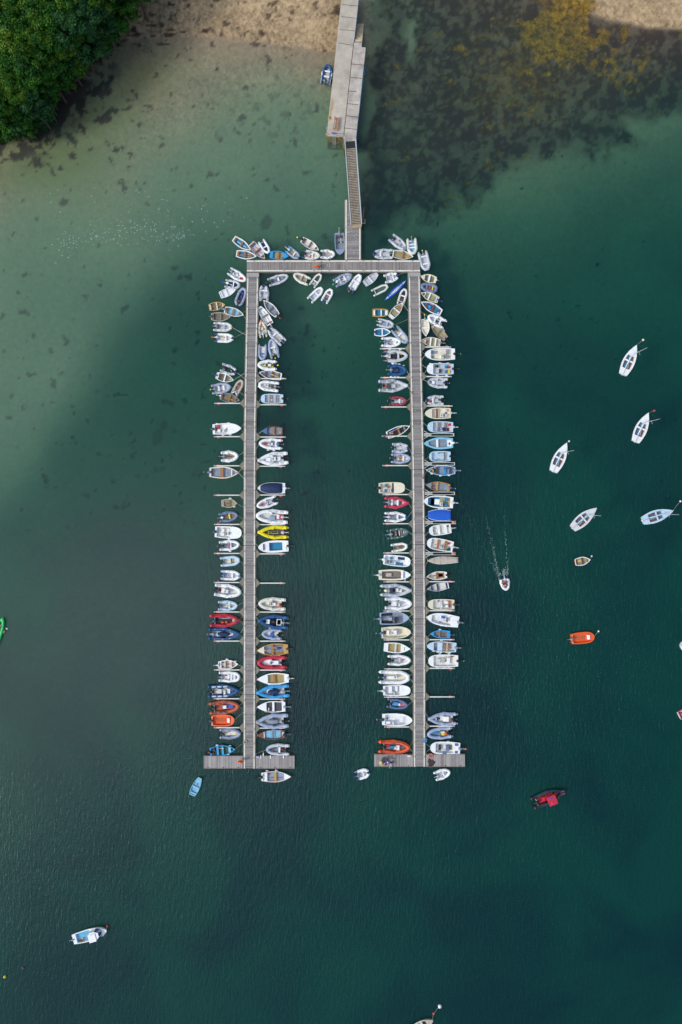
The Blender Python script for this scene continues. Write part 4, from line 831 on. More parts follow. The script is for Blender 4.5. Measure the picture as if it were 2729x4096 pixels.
INF('K',1006,528,1363,528,156,'lv,ow','p k=bk r=.13','c.74,0,.06,.2,.4 wh;m.65,0,.1,.16 nv;s.4,0,.18,.4 wh;X.22,.2,.08,.16 ru','bk,bk','blue grey rigid inflatable with white seat and black studs')
INF('K',988,716,1300,688,142,'lv,gy','r r=.14','X.66,-.15,.22,.2 cb;X.38,.2,.12,.18 yl;X.38,-.15,.14,.16 ow;X.26,.1,.1,.26 og','bk,bk','faded grey inflatable heaped with crates and yellow gear')
DOR('K',1028,872,1387,882,152,'wh,wh,ow','u1=.82 u0=.22 q=.45 g=.2','s.68,0,.07,.4 nv;s.42,0,.1,.4 sh;m.86,0,.05,.3 sh;h.12,.6,.1,.2 sh;h.12,-.6,.12,.2 sh;h.52,.8,.14,.12 sh;m.3,0,.1,.4 ks;f.8,-1 bl;f.4,-1','gy,og','white motor boat with navy seats at the right walkway end')
GRP[0] = 'boats lying off the pontoon'
INF('K',297,1167,128,1220,126,'wh,lg','b e=nv n=co','t.55 wh;O.02,.85,.4,.8 wh','gy,bl,0,.7','white inflatable with blue nose floating between the crosspieces')
INF('K',1272,1160,1080,1228,122,'wh,lg','r','t.55 wh;m.8,0,.12,.26 pu','lg,wh,0,.7','white inflatable with purple bag below the right crosspiece')
INF('S',1314.8,260.5,1301,340,44,'co,lg','b k=lg','t.4 wh;t.66 wh;O.0,.85,.6,.9 wh;O.0,-.85,.6,-.9 wh','dg,bk','dark blue inflatable with two white seats beside the stone jetty')
for (bx_, by_, sx_, sy_, hc, lab) in ((2545.5,1380.5,2491.5,1497.5,'wh','white sailing dinghy, topmost of the moored ones, on a cream buoy'),
        (2593,1651,2541.5,1767,'wh','white sailing dinghy on the red buoy'), (2267,1771,2213,1886,'wh','white sailing dinghy on a white buoy nearest the pontoon'),
        (2386.5,2031,2290.5,2113,'pw','off white sailing dinghy with no buoy at its bow'), (2693,2042,2571,2082.5,'ic','ice blue sailing dinghy at the right edge')):
    r_ = ROW('S',bx_,by_,sx_,sy_,50,f'{hc},{hc},cb,{hc}','u1=.64 u0=.2 g=.28 rs=.66 um=.40 p=1.9','t.46,.05 %s;m.42,0,.42,.07 wh;m.42,.50,.4,.14 rb;m.42,-.50,.4,.14 rb;O.22,-.25,.60,.1 %s' % (hc, 'cr'),'',lab,name='sailing_dinghy',cat='sailing boat')
    Lg_ = ALL[-1][3]; lean = random.Random(int(bx_)).uniform(-.1,.1)
    # mast standing at the front of the cockpit, slightly raked, with its spreaders
    X0 = .15*Lg_; ml = MB().tube([(X0,0,.15),(X0-.05,-.02,3.2),(X0-.12,-.05,5.9)],[.05,.045,.03],8).build('mast','lg',r_)
    MB().tube([(X0-.35,-.42,2.9),(X0-.04,0,3.0),(X0-.35,.42,2.9)],.022,5).build('spreader','lg',ml)
    MB().tube([(X0,0,.75),(X0-1.15,.1,.72),(X0-2.35,.16,.70)],.04,6).build('boom','wh',r_)
    MB().tube([(X0-.1,0,5.7),(.485*Lg_,0,.66)],.008,4).tube([(X0-.1,0,4.6),(X0-.3,.72,.6)],.008,4).tube([(X0-.1,0,4.6),(X0-.3,-.72,.6)],.008,4).build('rigging','dg',r_)
    rd_ = MB().box(-.5*Lg_-.03,0,.15,.05,.3,.7).build('rudder','wh',r_); MB().tube([(-.5*Lg_,0,.55),(-.3*Lg_,.05,.6)],.025,5).build('tiller','wd',rd_)
ROW('S',2361,2238.5,2300,2249.5,34,'rb,wh,kh','g=.1','t.08,.1 db;t.5,.09 db;t.8,.05 db;m.3,0,.3,.4 tn;X.25,-.4,.1,.12 og','','small white rowing boat with dark brown seats on a mooring')
DOR('S',2376.5,2546,2285,2555.5,46,'og,og,og','u1=.84 u0=.07 q=.6 g=.18','s.76,0,.11,.4 wh;m.4,0,.45,.3 ru;h.05,.62,.03,.06 wh;h.05,-.62,.03,.06 wh','gy,bk','orange open boat on a mooring at the right')
INF('S',2025.5,2362.5,2015.8,2304.4,39,'wh,lg','r e=nv k=nv','s.62,-.35,.1,.2,.3 wh','lg,gy,0,.9','white inflatable under way with two people aboard')
DOR('S',2721,2592,2792,2560,46,'ic,wh,lb','u1=.9 u0=.06 q=.5','t.4 wh','','pale blue boat cut off by the right edge')
ROW('S',2803,2822,2717,2863.5,40,'wh,pk,cs','g=.06 rs=.82 u0=.03','t.35 cs;X.14,0,.08,.3 tq;m.3,.5,.3,.06 wh','','red floored rowing boat cut off by the right edge')
ROW('S',1733,4079,1640,4131,46,'be,cr,kh,be','u1=.72 u0=.1 g=.1 rs=.75','t.55 lg;B.64,0,.14 rd;X.64,0,.08,.3 nv','','pinkish grey bowed rowing boat cut off by the bottom edge')
# ------------------------------------------------------------------ pontoon, jetty, gangway
def deckmat(name, axis_, base, pitch=.145, var=.5, gap=.12, dark=.35):
    m, t, b = nodes(name)
    def tn(ty, **k):
        n = t.nodes.new(ty)
        for a, c in k.items(): setattr(n, a, c)
        return n
    g = tn('ShaderNodeNewGeometry'); s = tn('ShaderNodeSeparateXYZ'); t.links.new(g.outputs['Position'], s.inputs[0])
    q = tn('ShaderNodeMath', operation='DIVIDE'); q.inputs[1].default_value = pitch; t.links.new(s.outputs[axis_], q.inputs[0])
    fl = tn('ShaderNodeMath', operation='FLOOR'); t.links.new(q.outputs[0], fl.inputs[0])
    fr_ = tn('ShaderNodeMath', operation='FRACT'); t.links.new(q.outputs[0], fr_.inputs[0])
    wn_ = tn('ShaderNodeTexWhiteNoise', noise_dimensions='1D'); t.links.new(fl.outputs[0], wn_.inputs['W'])
    n5 = tn('ShaderNodeTexNoise', noise_dimensions='1D'); n5.inputs['Scale'].default_value = .9; n5.inputs['Detail'].default_value = 2; t.links.new(s.outputs[axis_], n5.inputs['W'])
    nz = tn('ShaderNodeTexNoise'); nz.inputs['Scale'].default_value = 1.3; nz.inputs['Detail'].default_value = 6; t.links.new(g.outputs['Position'], nz.inputs['Vector'])
    a = tn('ShaderNodeMath', operation='MULTIPLY_ADD'); a.inputs[1].default_value = var; a.inputs[2].default_value = 1 - var*.5 - .48; t.links.new(wn_.outputs['Value'], a.inputs[0])
    a2 = tn('ShaderNodeMath', operation='MULTIPLY_ADD'); a2.inputs[1].default_value = .6; t.links.new(n5.outputs['Fac'], a2.inputs[0]); t.links.new(a.outputs[0], a2.inputs[2])
    a3 = tn('ShaderNodeMath', operation='MULTIPLY_ADD'); a3.inputs[1].default_value = .35; t.links.new(nz.outputs['Fac'], a3.inputs[0]); t.links.new(a2.outputs[0], a3.inputs[2])
    gp = tn('ShaderNodeMath', operation='GREATER_THAN'); gp.inputs[1].default_value = gap; t.links.new(fr_.outputs[0], gp.inputs[0])
    g2 = tn('ShaderNodeMapRange'); g2.inputs['To Min'].default_value = dark; t.links.new(gp.outputs[0], g2.inputs['Value'])
    ml = tn('ShaderNodeMath', operation='MULTIPLY'); t.links.new(a3.outputs[0], ml.inputs[0]); t.links.new(g2.outputs[0], ml.inputs[1])
    sc_ = tn('ShaderNodeVectorMath', operation='SCALE'); sc_.inputs[0].default_value = base; t.links.new(ml.outputs[0], sc_.inputs['Scale'])
    t.links.new(sc_.outputs[0], b.inputs['Base Color']); b.inputs['Roughness'].default_value = .8
    bp = tn('ShaderNodeBump'); bp.inputs['Strength'].default_value = .5; bp.inputs['Distance'].default_value = .02
    t.links.new(ml.outputs[0], bp.inputs['Height']); t.links.new(bp.outputs[0], b.inputs['Normal'])
    return m
DKY = deckmat('deck_boards_across', 'Y', (.255, .235, .23))
DKX = deckmat('deck_boards_along', 'X', (.265, .235, .225))
DKT = deckmat('deck_boards_end', 'X', (.33, .30, .295))
DKW = deckmat('gangway_slats', 'Y', (.40, .27, .155), pitch=.26, gap=.42, dark=.28, var=.25)
def noisy(name, c1, c2, scale=1.5, rough=.8):
    m, t, b = nodes(name); g = t.nodes.new('ShaderNodeNewGeometry'); n = t.nodes.new('ShaderNodeTexNoise'); n.inputs['Scale'].default_value = scale
    n.inputs['Detail'].default_value = 8; n.inputs['Roughness'].default_value = .7; r_ = t.nodes.new('ShaderNodeValToRGB')
    r_.color_ramp.elements[0].position = .33; r_.color_ramp.elements[1].position = .68; r_.color_ramp.elements[0].color = (*c1, 1); r_.color_ramp.elements[1].color = (*c2, 1)
    t.links.new(g.outputs['Position'], n.inputs['Vector']); t.links.new(n.outputs['Fac'], r_.inputs[0]); t.links.new(r_.outputs[0], b.inputs['Base Color'])
    b.inputs['Roughness'].default_value = rough
    bp = t.nodes.new('ShaderNodeBump'); bp.inputs['Strength'].default_value = .4; bp.inputs['Distance'].default_value = .03
    t.links.new(n.outputs['Fac'], bp.inputs['Height']); t.links.new(bp.outputs[0], b.inputs['Normal']); return m
KERB = noisy('kerb_timber', (.62, .57, .49), (.82, .78, .71), 1.2)
SIDE = noisy('side_timber', (.17, .15, .14), (.27, .235, .21), 2)
GUS = noisy('gusset_boards', (.15, .135, .105), (.27, .25, .20), 2.5)
ARM = noisy('finger_beam', (.60, .57, .52), (.80, .77, .72), 1.2)
STEEL = noisy('galvanised_steel', (.36, .39, .43), (.55, .58, .62), 3, .4)
PLATE = noisy('grey_plate', (.30, .28, .27), (.40, .38, .36), 2)
def interp(pl, y):
    for (x0, y0), (x1, y1) in zip(pl[:-1], pl[1:]):
        if y0 <= y <= y1: return x0 + (x1-x0)*(y-y0)/(y1-y0)
    return pl[-1][0] if y > pl[-1][1] else pl[0][0]
LC = [(1012,1040),(1012,1090),(1006,1400),(1001,1630),(999.5,1880),(999,2500),(998,3100)]
RC = [(1656.5,1040),(1657,1090),(1661.7,1400),(1667.5,1600),(1672.5,1850),(1676,2100),(1677.3,2330),(1678.2,2550),(1678,3100)]
ZD = .55
PONG = 'floating walkway sections of the pontoon'
def strip(quad_px, z0, z1):
    b = MB(); b.prism([W(x, y, ZD) for x, y in quad_px], z0, z1); return b
def section(pl, y0, y1, label, hw=25.3, plate=False):
    """one floating section running down the photo between y0 and y1"""
    xm, ym = interp(pl, (y0+y1)/2), (y0+y1)/2; X0, Y0 = W(xm, ym, ZD)
    root = empty('pontoon_section', X0, Y0); tag(root, label, 'pontoon', PONG)
    g = .8
    def Q(a, c, ya=y0+g, yb=y1-g): 
        xa, xb = interp(pl, ya), interp(pl, yb)
        return [(X_-X0, Y_-Y0) for X_, Y_ in (W(xa+a, ya, ZD), W(xa+c, ya, ZD), W(xb+c, yb, ZD), W(xb+a, yb, ZD))]
    MB().prism(Q(-hw, hw), .02, ZD-.10).build('float_frame', SIDE, root)
    MB().prism(Q(-hw+2, hw-2), -.45, .02).build('float', mat('dg', .7), root)
    ys = y0+g
    if plate: ys = y0 + 17
    MB().prism(Q(-16.3, 16.3, ys+.3), ZD-.10, ZD).build('decking', DKY, root)
    for a, c in ((-21.3, -16.8), (16.8, 21.3)): MB().prism(Q(a, c, ys+.3), ZD-.10, ZD+.07).build('kerb', KERB, root)
    for a, c in ((-hw, -21.8), (21.8, hw)): MB().prism(Q(a, c, ys+.3), ZD-.10, ZD-.03).build('rubbing_beam', SIDE, root)
    if plate: MB().prism(Q(-hw+1, hw-1, y0+g, ys-.3), ZD-.10, ZD-.01).build('hinge_plate', PLATE, root)
    # cleats on the kerb
    k = y0 + 22
    while k < y1 - 8:
        for sg in (-1, 1):
            x, y = W(interp(pl, k) + sg*19, k, ZD); cb = MB(); cb.box(x-X0, y-Y0, ZD+.11, .05, .07, .08); cb.tube([(x-X0, y-Y0-.14, ZD+.16), (x-X0, y-Y0+.14, ZD+.16)], .022, 5)
            cb.build('cleat', mat('bk', .4), root)
        k += 58
ords = ['uppermost', 'second', 'third', 'fourth', 'fifth', 'sixth', 'seventh']
def lab_sec(side, i, n):
    w_ = 'topmost' if i == 0 else 'lowest' if i == n-1 else ords[i] + ' from the top'
    return f"grey boarded walkway section with cream kerbs, {w_} on the {side} arm"
for side, pl, js in (('left', LC, [1090.5,1294,1491,1687.4,1883,2182,2480.6,2777,3074]), ('right', RC, [1089,1291.6,1488.5,1684,1879,2178,2475.5,2771.4,3067])):
    for i in range(len(js)-1):
        o_ = ords + ['eighth']
        wd_ = 'topmost' if i == 0 else 'lowest' if i == len(js)-2 else o_[i] + ' from the top'
        section(pl, js[i], js[i+1], f"boarded walkway section with cream kerbs, {wd_} on the {side} arm", plate=(i == 0))
xs_ = [987, 1287.7, 1484.8, 1681.5]
for i, nm in enumerate(('left end of', 'short middle of', 'right end of')):
    x0_, x1_ = xs_[i]+.8, xs_[i+1]-.8; X0, Y0 = W((x0_+x1_)/2, 1065, ZD); root = empty('pontoon_section', X0, Y0)
    tag(root, f"boarded walkway section, {nm} the top bar", 'pontoon', PONG)
    def Q(ya, yb, a=x0_, c=x1_): return [(p[0]-X0, p[1]-Y0) for p in (W(a, ya, ZD), W(c, ya, ZD), W(c, yb, ZD), W(a, yb, ZD))]
    MB().prism(Q(1040, 1089), .02, ZD-.10).build('float_frame', SIDE, root); MB().prism(Q(1042, 1087), -.45, .02).build('float', mat('dg', .7), root)
    MB().prism(Q(1048.2, 1080.6), ZD-.10, ZD).build('decking', DKX, root)
    for a, c in ((1042.5, 1047.8), (1081.2, 1086)): MB().prism(Q(a, c), ZD-.10, ZD+.07).build('kerb', KERB, root)
    for a, c in ((1040, 1042.2), (1086.3, 1089)): MB().prism(Q(a, c), ZD-.10, ZD-.03).build('rubbing_beam', SIDE, root)
    for k in range(3):
        for yy in (1045, 1083.5):
            x, y = W(x0_+30+k*(x1_-x0_-60)/2, yy, ZD); cb = MB(); cb.box(x-X0, y-Y0, ZD+.11, .05, .07, .08); cb.tube([(x-X0-.14, y-Y0, ZD+.16), (x-X0+.14, y-Y0, ZD+.16)], .022, 5); cb.build('cleat', mat('bk', .4), root)
# float that carries the foot of the gangway
X0, Y0 = W(1412, 920, ZD); root = empty('landing_float', X0, Y0); tag(root, 'boarded landing float under the foot of the gangway', 'pontoon')
def Q(a, c, ya=800.5, yb=1039): return [(p[0]-X0, p[1]-Y0) for p in (W(a, ya, ZD), W(c, ya, ZD), W(c, yb, ZD), W(a, yb, ZD))]
MB().prism(Q(1378.5, 1445.8), .02, ZD-.10).build('float_frame', SIDE, root); MB().prism(Q(1380, 1444), -.45, .02).build('float', mat('dg', .7), root)
MB().prism(Q(1388.2, 1436.4), ZD-.10, ZD).build('decking', DKY, root)
for a, c in ((1382.3, 1387.6), (1437, 1442.5)): MB().prism(Q(a, c), ZD-.10, ZD+.07).build('kerb', KERB, root)
for a, c in ((1378.5, 1382), (1443, 1445.8)): MB().prism(Q(a, c), ZD-.10, ZD-.03).build('rubbing_beam', SIDE, root)
# crosspieces at the feet of both arms
for x0_, x1_, y0_, y1_, lb in ((815,972.2,3023,3074,'left half of the left arm'),(1024,1179,3023,3074.5,'right half of the left arm'),(1497.7,1652.2,3016.8,3067,'left half of the right arm'),(1704.2,1860,3016.8,3067,'right half of the right arm')):
    X0, Y0 = W((x0_+x1_)/2, (y0_+y1_)/2, ZD); root = empty('pontoon_crosspiece', X0, Y0); tag(root, f"plain boarded crosspiece, {lb}", 'pontoon', 'crosspieces at the foot of the arms')
    def Q(a, c, ya, yb): return [(p[0]-X0, p[1]-Y0) for p in (W(a, ya, ZD), W(c, ya, ZD), W(c, yb, ZD), W(a, yb, ZD))]
    MB().prism(Q(x0_, x1_, y0_, y1_), .02, ZD-.10).build('float_frame', SIDE, root); MB().prism(Q(x0_+1, x1_-1, y0_+1, y1_-1), -.45, .02).build('float', mat('dg', .7), root)
    MB().prism(Q(x0_+.3, x1_-.3, y0_+1.2, y1_-1.2), ZD-.10, ZD-.01).build('decking', DKT, root)
    for a, c in ((y0_, y0_+1.1), (y1_-1.1, y1_)): MB().prism(Q(x0_, x1_, a, c), ZD-.10, ZD+.03).build('edge_beam', SIDE, root)
    for k in range(3):
        x, y = W(x0_+18+k*(x1_-x0_-36)/2, y1_-5, ZD); cb = MB(); cb.box(x-X0, y-Y0, ZD+.04, .05, .07, .1); cb.tube([(x-X0-.14, y-Y0, ZD+.1), (x-X0+.14, y-Y0, ZD+.1)], .022, 5); cb.build('cleat', mat('bk', .4), root)
if True:   # dark wet patch of spilt water on the right crosspiece
    X0, Y0 = W(1725, 3052, ZD); pts = []
    for k in range(22):
        a = 2*math.pi*k/22; rr = 1 + .22*math.sin(3*a+1) + .12*math.sin(7*a); pts.append((X0 + .55*rr*math.cos(a), Y0 + .72*rr*math.sin(a)))
    o = MB().prism(pts, ZD-.008, ZD-.004).build('puddle', mat('db', .12)); tag(o, 'dark puddle of spilt water on the right crosspiece', 'puddle', kind='stuff')
# mooring fingers
FING = []
def finger(pl, side, sg, y, xt, dy, label):
    xc = interp(pl, y); xr = xc + sg*25.6; xa = xc + sg*41.5
    X0, Y0 = W(xr, y, ZD); root = empty('mooring_finger', X0, Y0); tag(root, label, 'mooring finger', 'mooring fingers')
    P = lambda x, yy, z=ZD: (W(x, yy, z)[0]-X0, W(x, yy, z)[1]-Y0)
    MB().prism([P(xr, y-18.5), P(xr, y+18.5), P(xa, y+2.2), P(xa, y-2.2)], ZD-.16, ZD-.06).build('gusset', GUS, root)
    MB().prism([P(xa+sg*.2, y-2), P(xa+sg*.2, y+2), P(xt, y+2), P(xt, y-2)], ZD-.25, ZD-.05).build('beam', ARM, root)
    bx, by = P(xt - sg*18, y+dy, .15); MB().tube([(bx-.26*0, by, -.25), (bx, by, .24)], .23, 14).build('float', mat('cs', .4), root)
    tp = P(xt-sg*5, y); MB().box(tp[0], tp[1], ZD-.03, .3, .09, .05).build('cleat', mat('gy', .4), root)
    FING.append((xt, y))
L_ = [(1613,857.4,2),(1746.3,856,2),(1863,855.6,0),(1980.7,855.6,-1),(2097.5,856,-2.5),(2213.6,856,0),(2330,856,-3),(2448,856,-2.5),(2564.5,856,0),(2680,856,-3),(2795.2,855.5,0),(2911,855.5,-3)]
R_ = [(1514,1145,0),(1618.5,1145,3),(1747.9,1143,1),(1864.7,1142,2),(1980,1141.7,3),(2098.5,1141.7,0),(2215.4,1141.6,2),(2332.7,1141.6,-1.5),(2448.5,1141.6,-1),(2564.8,1141.6,-3),(2680.6,1141.6,0),(2797,1141,-2),(2913,1140.5,0)]
RL = [(1394,1520.5,2),(1510,1523.4,2),(1627.6,1526,1.5),(1744.4,1528.5,2),(1862,1530.5,0),(1978,1531.8,2),(2094.8,1533,0),(2211.9,1534.8,0),(2327.3,1535.4,-2),(2444,1535.4,-1),(2559.7,1536,-1),(2676,1538,-1),(2789,1536.6,-2),(2908,1538.5,0)]
RR = [(1387.8,1805,-1),(1505.6,1807.8,2),(1623.5,1811,2),(2326.8,1818.8,-2),(2442.9,1818.8,-1),(2559,1818.8,-2),(2673.7,1819.4,2),(2787.9,1819.4,-2.5),(2905,1819.4,0)]
for lst, pl, sg, nm in ((L_, LC, -1, 'left side of the left arm'), (R_, LC, 1, 'right side of the left arm'), (RL, RC, -1, 'left side of the right arm'), (RR, RC, 1, 'right side of the right arm')):
    for i, (y, xt, dy) in enumerate(lst):
        wd_ = ['first','second','third','fourth','fifth','sixth','seventh','eighth','ninth','tenth','eleventh','twelfth','thirteenth','fourteenth'][i]
        finger(pl, nm, sg, y, xt, dy, f"narrow cream finger, {wd_} from the top, {nm}")
for i, (y, xt) in enumerate([(1739,1815.5),(1855.5,1818.8),(1973.4,1818.8),(2090,1823),(2214.4,1821.8)]):
    xr = interp(RC, y) + 26; X0, Y0 = W(xr, y, ZD); root = empty('framed_finger', X0, Y0)
    tag(root, f"open framed finger with a grey ramp, {['topmost','second','third','fourth','lowest'][i]} of the five", 'mooring finger', 'open framed fingers')
    P = lambda x, yy, z=ZD: (W(x, yy, z)[0]-X0, W(x, yy, z)[1]-Y0)
    for d in (-5.2, 5.2): MB().prism([P(xr, y+d-.8), P(xr, y+d+.8), P(xt, y+d+.8), P(xt, y+d-.8)], ZD-.22, ZD-.04).build('side_beam', ARM, root)
    MB().prism([P(xr, y-4.3), P(xr, y+4.3), P(xr+30, y+4.3), P(xr+30, y-4.3)], ZD-.14, ZD-.06).build('ramp', PLATE, root)
    MB().prism([P(xt-13, y-4.2), P(xt-13, y+4.2), P(xt-1, y+4.2), P(xt-1, y-4.2)], -.1, ZD-.2).build('end_float', mat('ow' if i > 2 else 'dg', .6), root)
    MB().prism([P(xt-1.2, y-6), P(xt-1.2, y+6), P(xt+1, y+6), P(xt+1, y-6)], ZD-.2, ZD-.02).build('end_frame', ARM, root)
    for d in (-1, 1): a_ = P(xr, y+d*16); b_ = P(xr+17, y+d*6); MB().tube([(*a_, ZD-.12), (*b_, ZD-.12)], .04, 6).build('brace', ARM, root)
    if i > 2:
        a_ = P(xt-7, y); o = MB().blob(0, 0, 0, .30, .22, .2, .8, 12, 7).build('float_ball', mat('sa', .4), None, True); o.location = (X0+a_[0], Y0+a_[1], ZD+.02)
        MB().tube([(0,0,.19), (0,0,.26)], .03, 6).build('eye', mat('bk'), o); tag(o, f"salmon pink float sitting on the end of the {['fourth','lowest'][i-3]} framed finger", 'float', 'floats on framed fingers')

# stone and concrete jetty
ZJ = 2.5
CONC = noisy('old_concrete', (.36, .315, .26), (.56, .50, .42), .55); CONC2 = noisy('patched_concrete', (.30, .265, .235), (.58, .52, .46), .9)
STONE = noisy('weedy_stone', (.05, .055, .02), (.30, .24, .13), 1.1)
X0, Y0 = W(1370, 330, ZJ); jet = empty('jetty', X0, Y0); tag(jet, 'pale concrete and stone jetty running out from the beach', 'jetty')
J = lambda x, y, z=ZJ: (W(x, y, z)[0]-X0, W(x, y, z)[1]-Y0)
MB().prism([J(1368.5,-30), J(1440,-30), J(1416,168), J(1374.5,547), J(1307,543)], ZJ-.25, ZJ).build('main_slab', CONC, jet)
MB().prism([J(1416,170), J(1448,170), J(1446.5,188.5), J(1463.5,190), J(1423.5,569), J(1379,574), J(1376,549)], ZJ-.25, ZJ-.02).build('side_slab', CONC2, jet)
MB().prism([J(1369.5,-30), J(1439,-30), J(1415,168), J(1447,171), J(1445.5,189), J(1462,191), J(1421.5,566), J(1379.5,572), J(1371,545), J(1308.5,541)], -4, ZJ-.25).build('stone_wall', STONE, jet)
jn = MB()
def crack(x1, y1, x2, y2, w_=.035, z=ZJ+.003):
    a = Vector(J(x1, y1)); b = Vector(J(x2, y2)); d = (b-a).normalized(); n = Vector((-d.y, d.x))*w_; jn.prism([tuple(a-n), tuple(a+n), tuple(b+n), tuple(b-n)], z-.02, z)
for x1, y1, x2, y2 in ((1368,18,1432,25),(1364,66,1426,74),(1359,119,1421,124),(1352,172,1413,182)): crack(x1, y1, x2, y2)
for x1, y1, x2, y2 in ((1403,310,1448,314),(1394,365,1425,366),(1390,415,1434,419),(1383,463,1431,469),(1378,512,1427,518),(1404,256,1456,261)): crack(x1, y1, x2, y2)
crack(1415,170,1375,547,.04)
jn.build('slab_joint', mat('db', .9), jet)
RUST = noisy('rust_stain', (.42, .24, .11), (.50, .36, .22), 1.5)
st_ = MB()
for cx, cy, rx, ry in ((1331,408,.16,.5),(1328,430,.2,.6),(1322,455,.2,.75),(1320,475,.3,.35),(1310,536,.35,.22),(1352,545,.3,.2),(1338,537,.2,.2)):
    a0 = J(cx, cy); st_.prism([(a0[0]+rx*math.cos(k*.45)*(1+.3*math.sin(k*2.1+cx)), a0[1]+ry*math.sin(k*.45)*(1+.3*math.cos(k*1.7+cy))) for k in range(14)], ZJ-.01, ZJ+.004)
st_.build('rust_stain', RUST, jet)
sp = MB()
for i in range(8):   # steps falling to the water on the far side
    y = 167 - i*9; zt = ZJ - .1 - i*.3; x1 = 1416.3 + (168-y)*.10
    sp.prism([J(x1+.8, y, zt), J(x1+32, y-.0, zt), J(x1+32.8, y-9, zt), J(x1+1.8, y-9, zt)], -2.5, zt)
sp.build('steps', noisy('sandy_steps', (.32, .24, .13), (.60, .50, .36), .9), jet)
bl_ = MB(); bl_.tube([(*J(1462.5,262), ZJ-.05), (*J(1450,345), ZJ-.05), (*J(1432,490), ZJ-.05), (*J(1424.5,562), ZJ-.05)], .06, 6); bl_.tube([(*J(1437,-10), ZJ-.05), (*J(1417.5,166), ZJ-.05)], .07, 6)
bl_.build('edge_pipe', mat('co', .5), jet)
def railing(pts, z, h, nm, par, top=.03):
    r_ = MB(); P = [J(*p) for p in pts]
    for zz in (z+h, z+h*.5): r_.tube([(x, y, zz) for x, y in P], top, 6)
    for (xa, ya), (xb, yb) in zip(P[:-1], P[1:]):
        n_ = max(1, int(math.hypot(xb-xa, yb-ya)/1.4))
        for k in range(n_+1): x, y = xa+(xb-xa)*k/n_, ya+(yb-ya)*k/n_; r_.tube([(x, y, z), (x, y, z+h)], .025, 5)
    return r_.build(nm, STEEL, par)
railing([(1307.5,522),(1307.5,541),(1370,546),(1378,566)], ZJ, 1.0, 'railing', jet)
a0 = J(1338, 541.5); MB().box(a0[0], a0[1]-.06, ZJ+.75, .8, .03, .35, -.08).build('sign_plate', mat('bl', .5), jet)
ld = MB(); a0 = J(1337.5, 542.5)
for s_ in (-.22, .22): ld.tube([(a0[0]+s_, a0[1]-.12, -1), (a0[0]+s_, a0[1]-.12, ZJ+.05)], .03, 6)
for k in range(11): ld.tube([(a0[0]-.22, a0[1]-.12, -.7+k*.3), (a0[0]+.22, a0[1]-.12, -.7+k*.3)], .02, 5)
ld.build('ladder', STEEL, jet)
# bench on the jetty
bx0, by0 = W(1343.5, 501, ZJ); bn = empty('bench', bx0, by0, ZJ, R(-7)); tag(bn, 'red brown slatted bench facing the side slab of the jetty', 'bench')
BW = noisy('bench_wood', (.42, .16, .085), (.60, .28, .17), 4)
for i in range(3): MB().box(.02+i*.15, 0, .44, .12, 1.95, .045).build('seat_slat', BW, bn)
bk_ = MB(); bk_.box(-.20, 0, .62, .04, 1.95, .12); bk_.box(-.25, 0, .80, .04, 1.95, .12); bk_.build('backrest', BW, bn)
for s_ in (-.82, .82):
    MB().box(.30, s_, .21, .07, .07, .42).build('leg', BW, bn); MB().box(-.17, s_, .42, .07, .07, .84).build('leg', BW, bn); MB().box(.06, s_, .60, .5, .08, .05).build('armrest', BW, bn)
# gangway down to the float
ga = (1401.5, 566); gb = (1425.5, 902)
A_ = Vector((*W(*ga, ZJ+.1), ZJ+.1)); B_ = Vector((*W(*gb, .95), .95)); gx = empty('gangway', A_.x, A_.y, 0); tag(gx, 'sloping gangway with wooden slats and steel rails', 'gangway')
d = (B_-A_); ln = d.length; t_ = d.normalized(); sd = t_.cross(Vector((0,0,1))).normalized(); up = sd.cross(t_)
def gq(b, a0, a1, s0, s1, u0, u1):
    P = []
    for u in (u0, u1):
        for a, s_ in ((a0, s0), (a1, s0), (a1, s1), (a0, s1)):
            P.append(t_*a + sd*s_ + up*u + Vector((0,0,A_.z)))
    b.add([tuple(p) for p in P], [(0,1,2,3),(7,6,5,4),(0,4,5,1),(1,5,6,2),(2,6,7,3),(3,7,4,0)][::1]); return b
hwg = .83
gq(MB(), 0, 1.0, -hwg+.12, hwg-.12, .0, .06).build('apron_plate', mat('bk', .6), gx)
gq(MB(), .02, ln, -hwg+.1, hwg-.1, -.1, -.01).build('underframe', mat('dg', .8), gx)
SLAT = noisy('slat_wood', (.28, .21, .14), (.48, .39, .29), 1.7)
sb2 = MB(); k = 1.05
while k < ln - .1: gq(sb2, k, k+.135, -hwg+.11, hwg-.11, .0, .05); k += .245
sb2.build('decking', SLAT, gx)
for s_ in (-1, 1):
    q = MB(); gq(q, -.1, ln, s_*hwg-.06, s_*hwg+.06, -.15, .12); q.build('side_beam', STEEL, gx)
    q = MB()
    P = lambda a, u: tuple(t_*a + sd*(s_*(hwg+.03)) + up*u + Vector((0,0,A_.z)))
    for u in (1.0, .55): q.tube([P(0, u), P(ln, u)], .032, 6)
    n_ = 9
    for k in range(n_+1): q.tube([P(ln*k/n_, .1), P(ln*k/n_, 1.0)], .028, 5)
    q.build('handrail', STEEL, gx)
q = MB(); gq(q, ln-.1, ln+.35, -hwg+.0, hwg-.0, -.05, .03); q.build('toe_plate', noisy('toe', (.30,.22,.13), (.45,.36,.24)), gx)
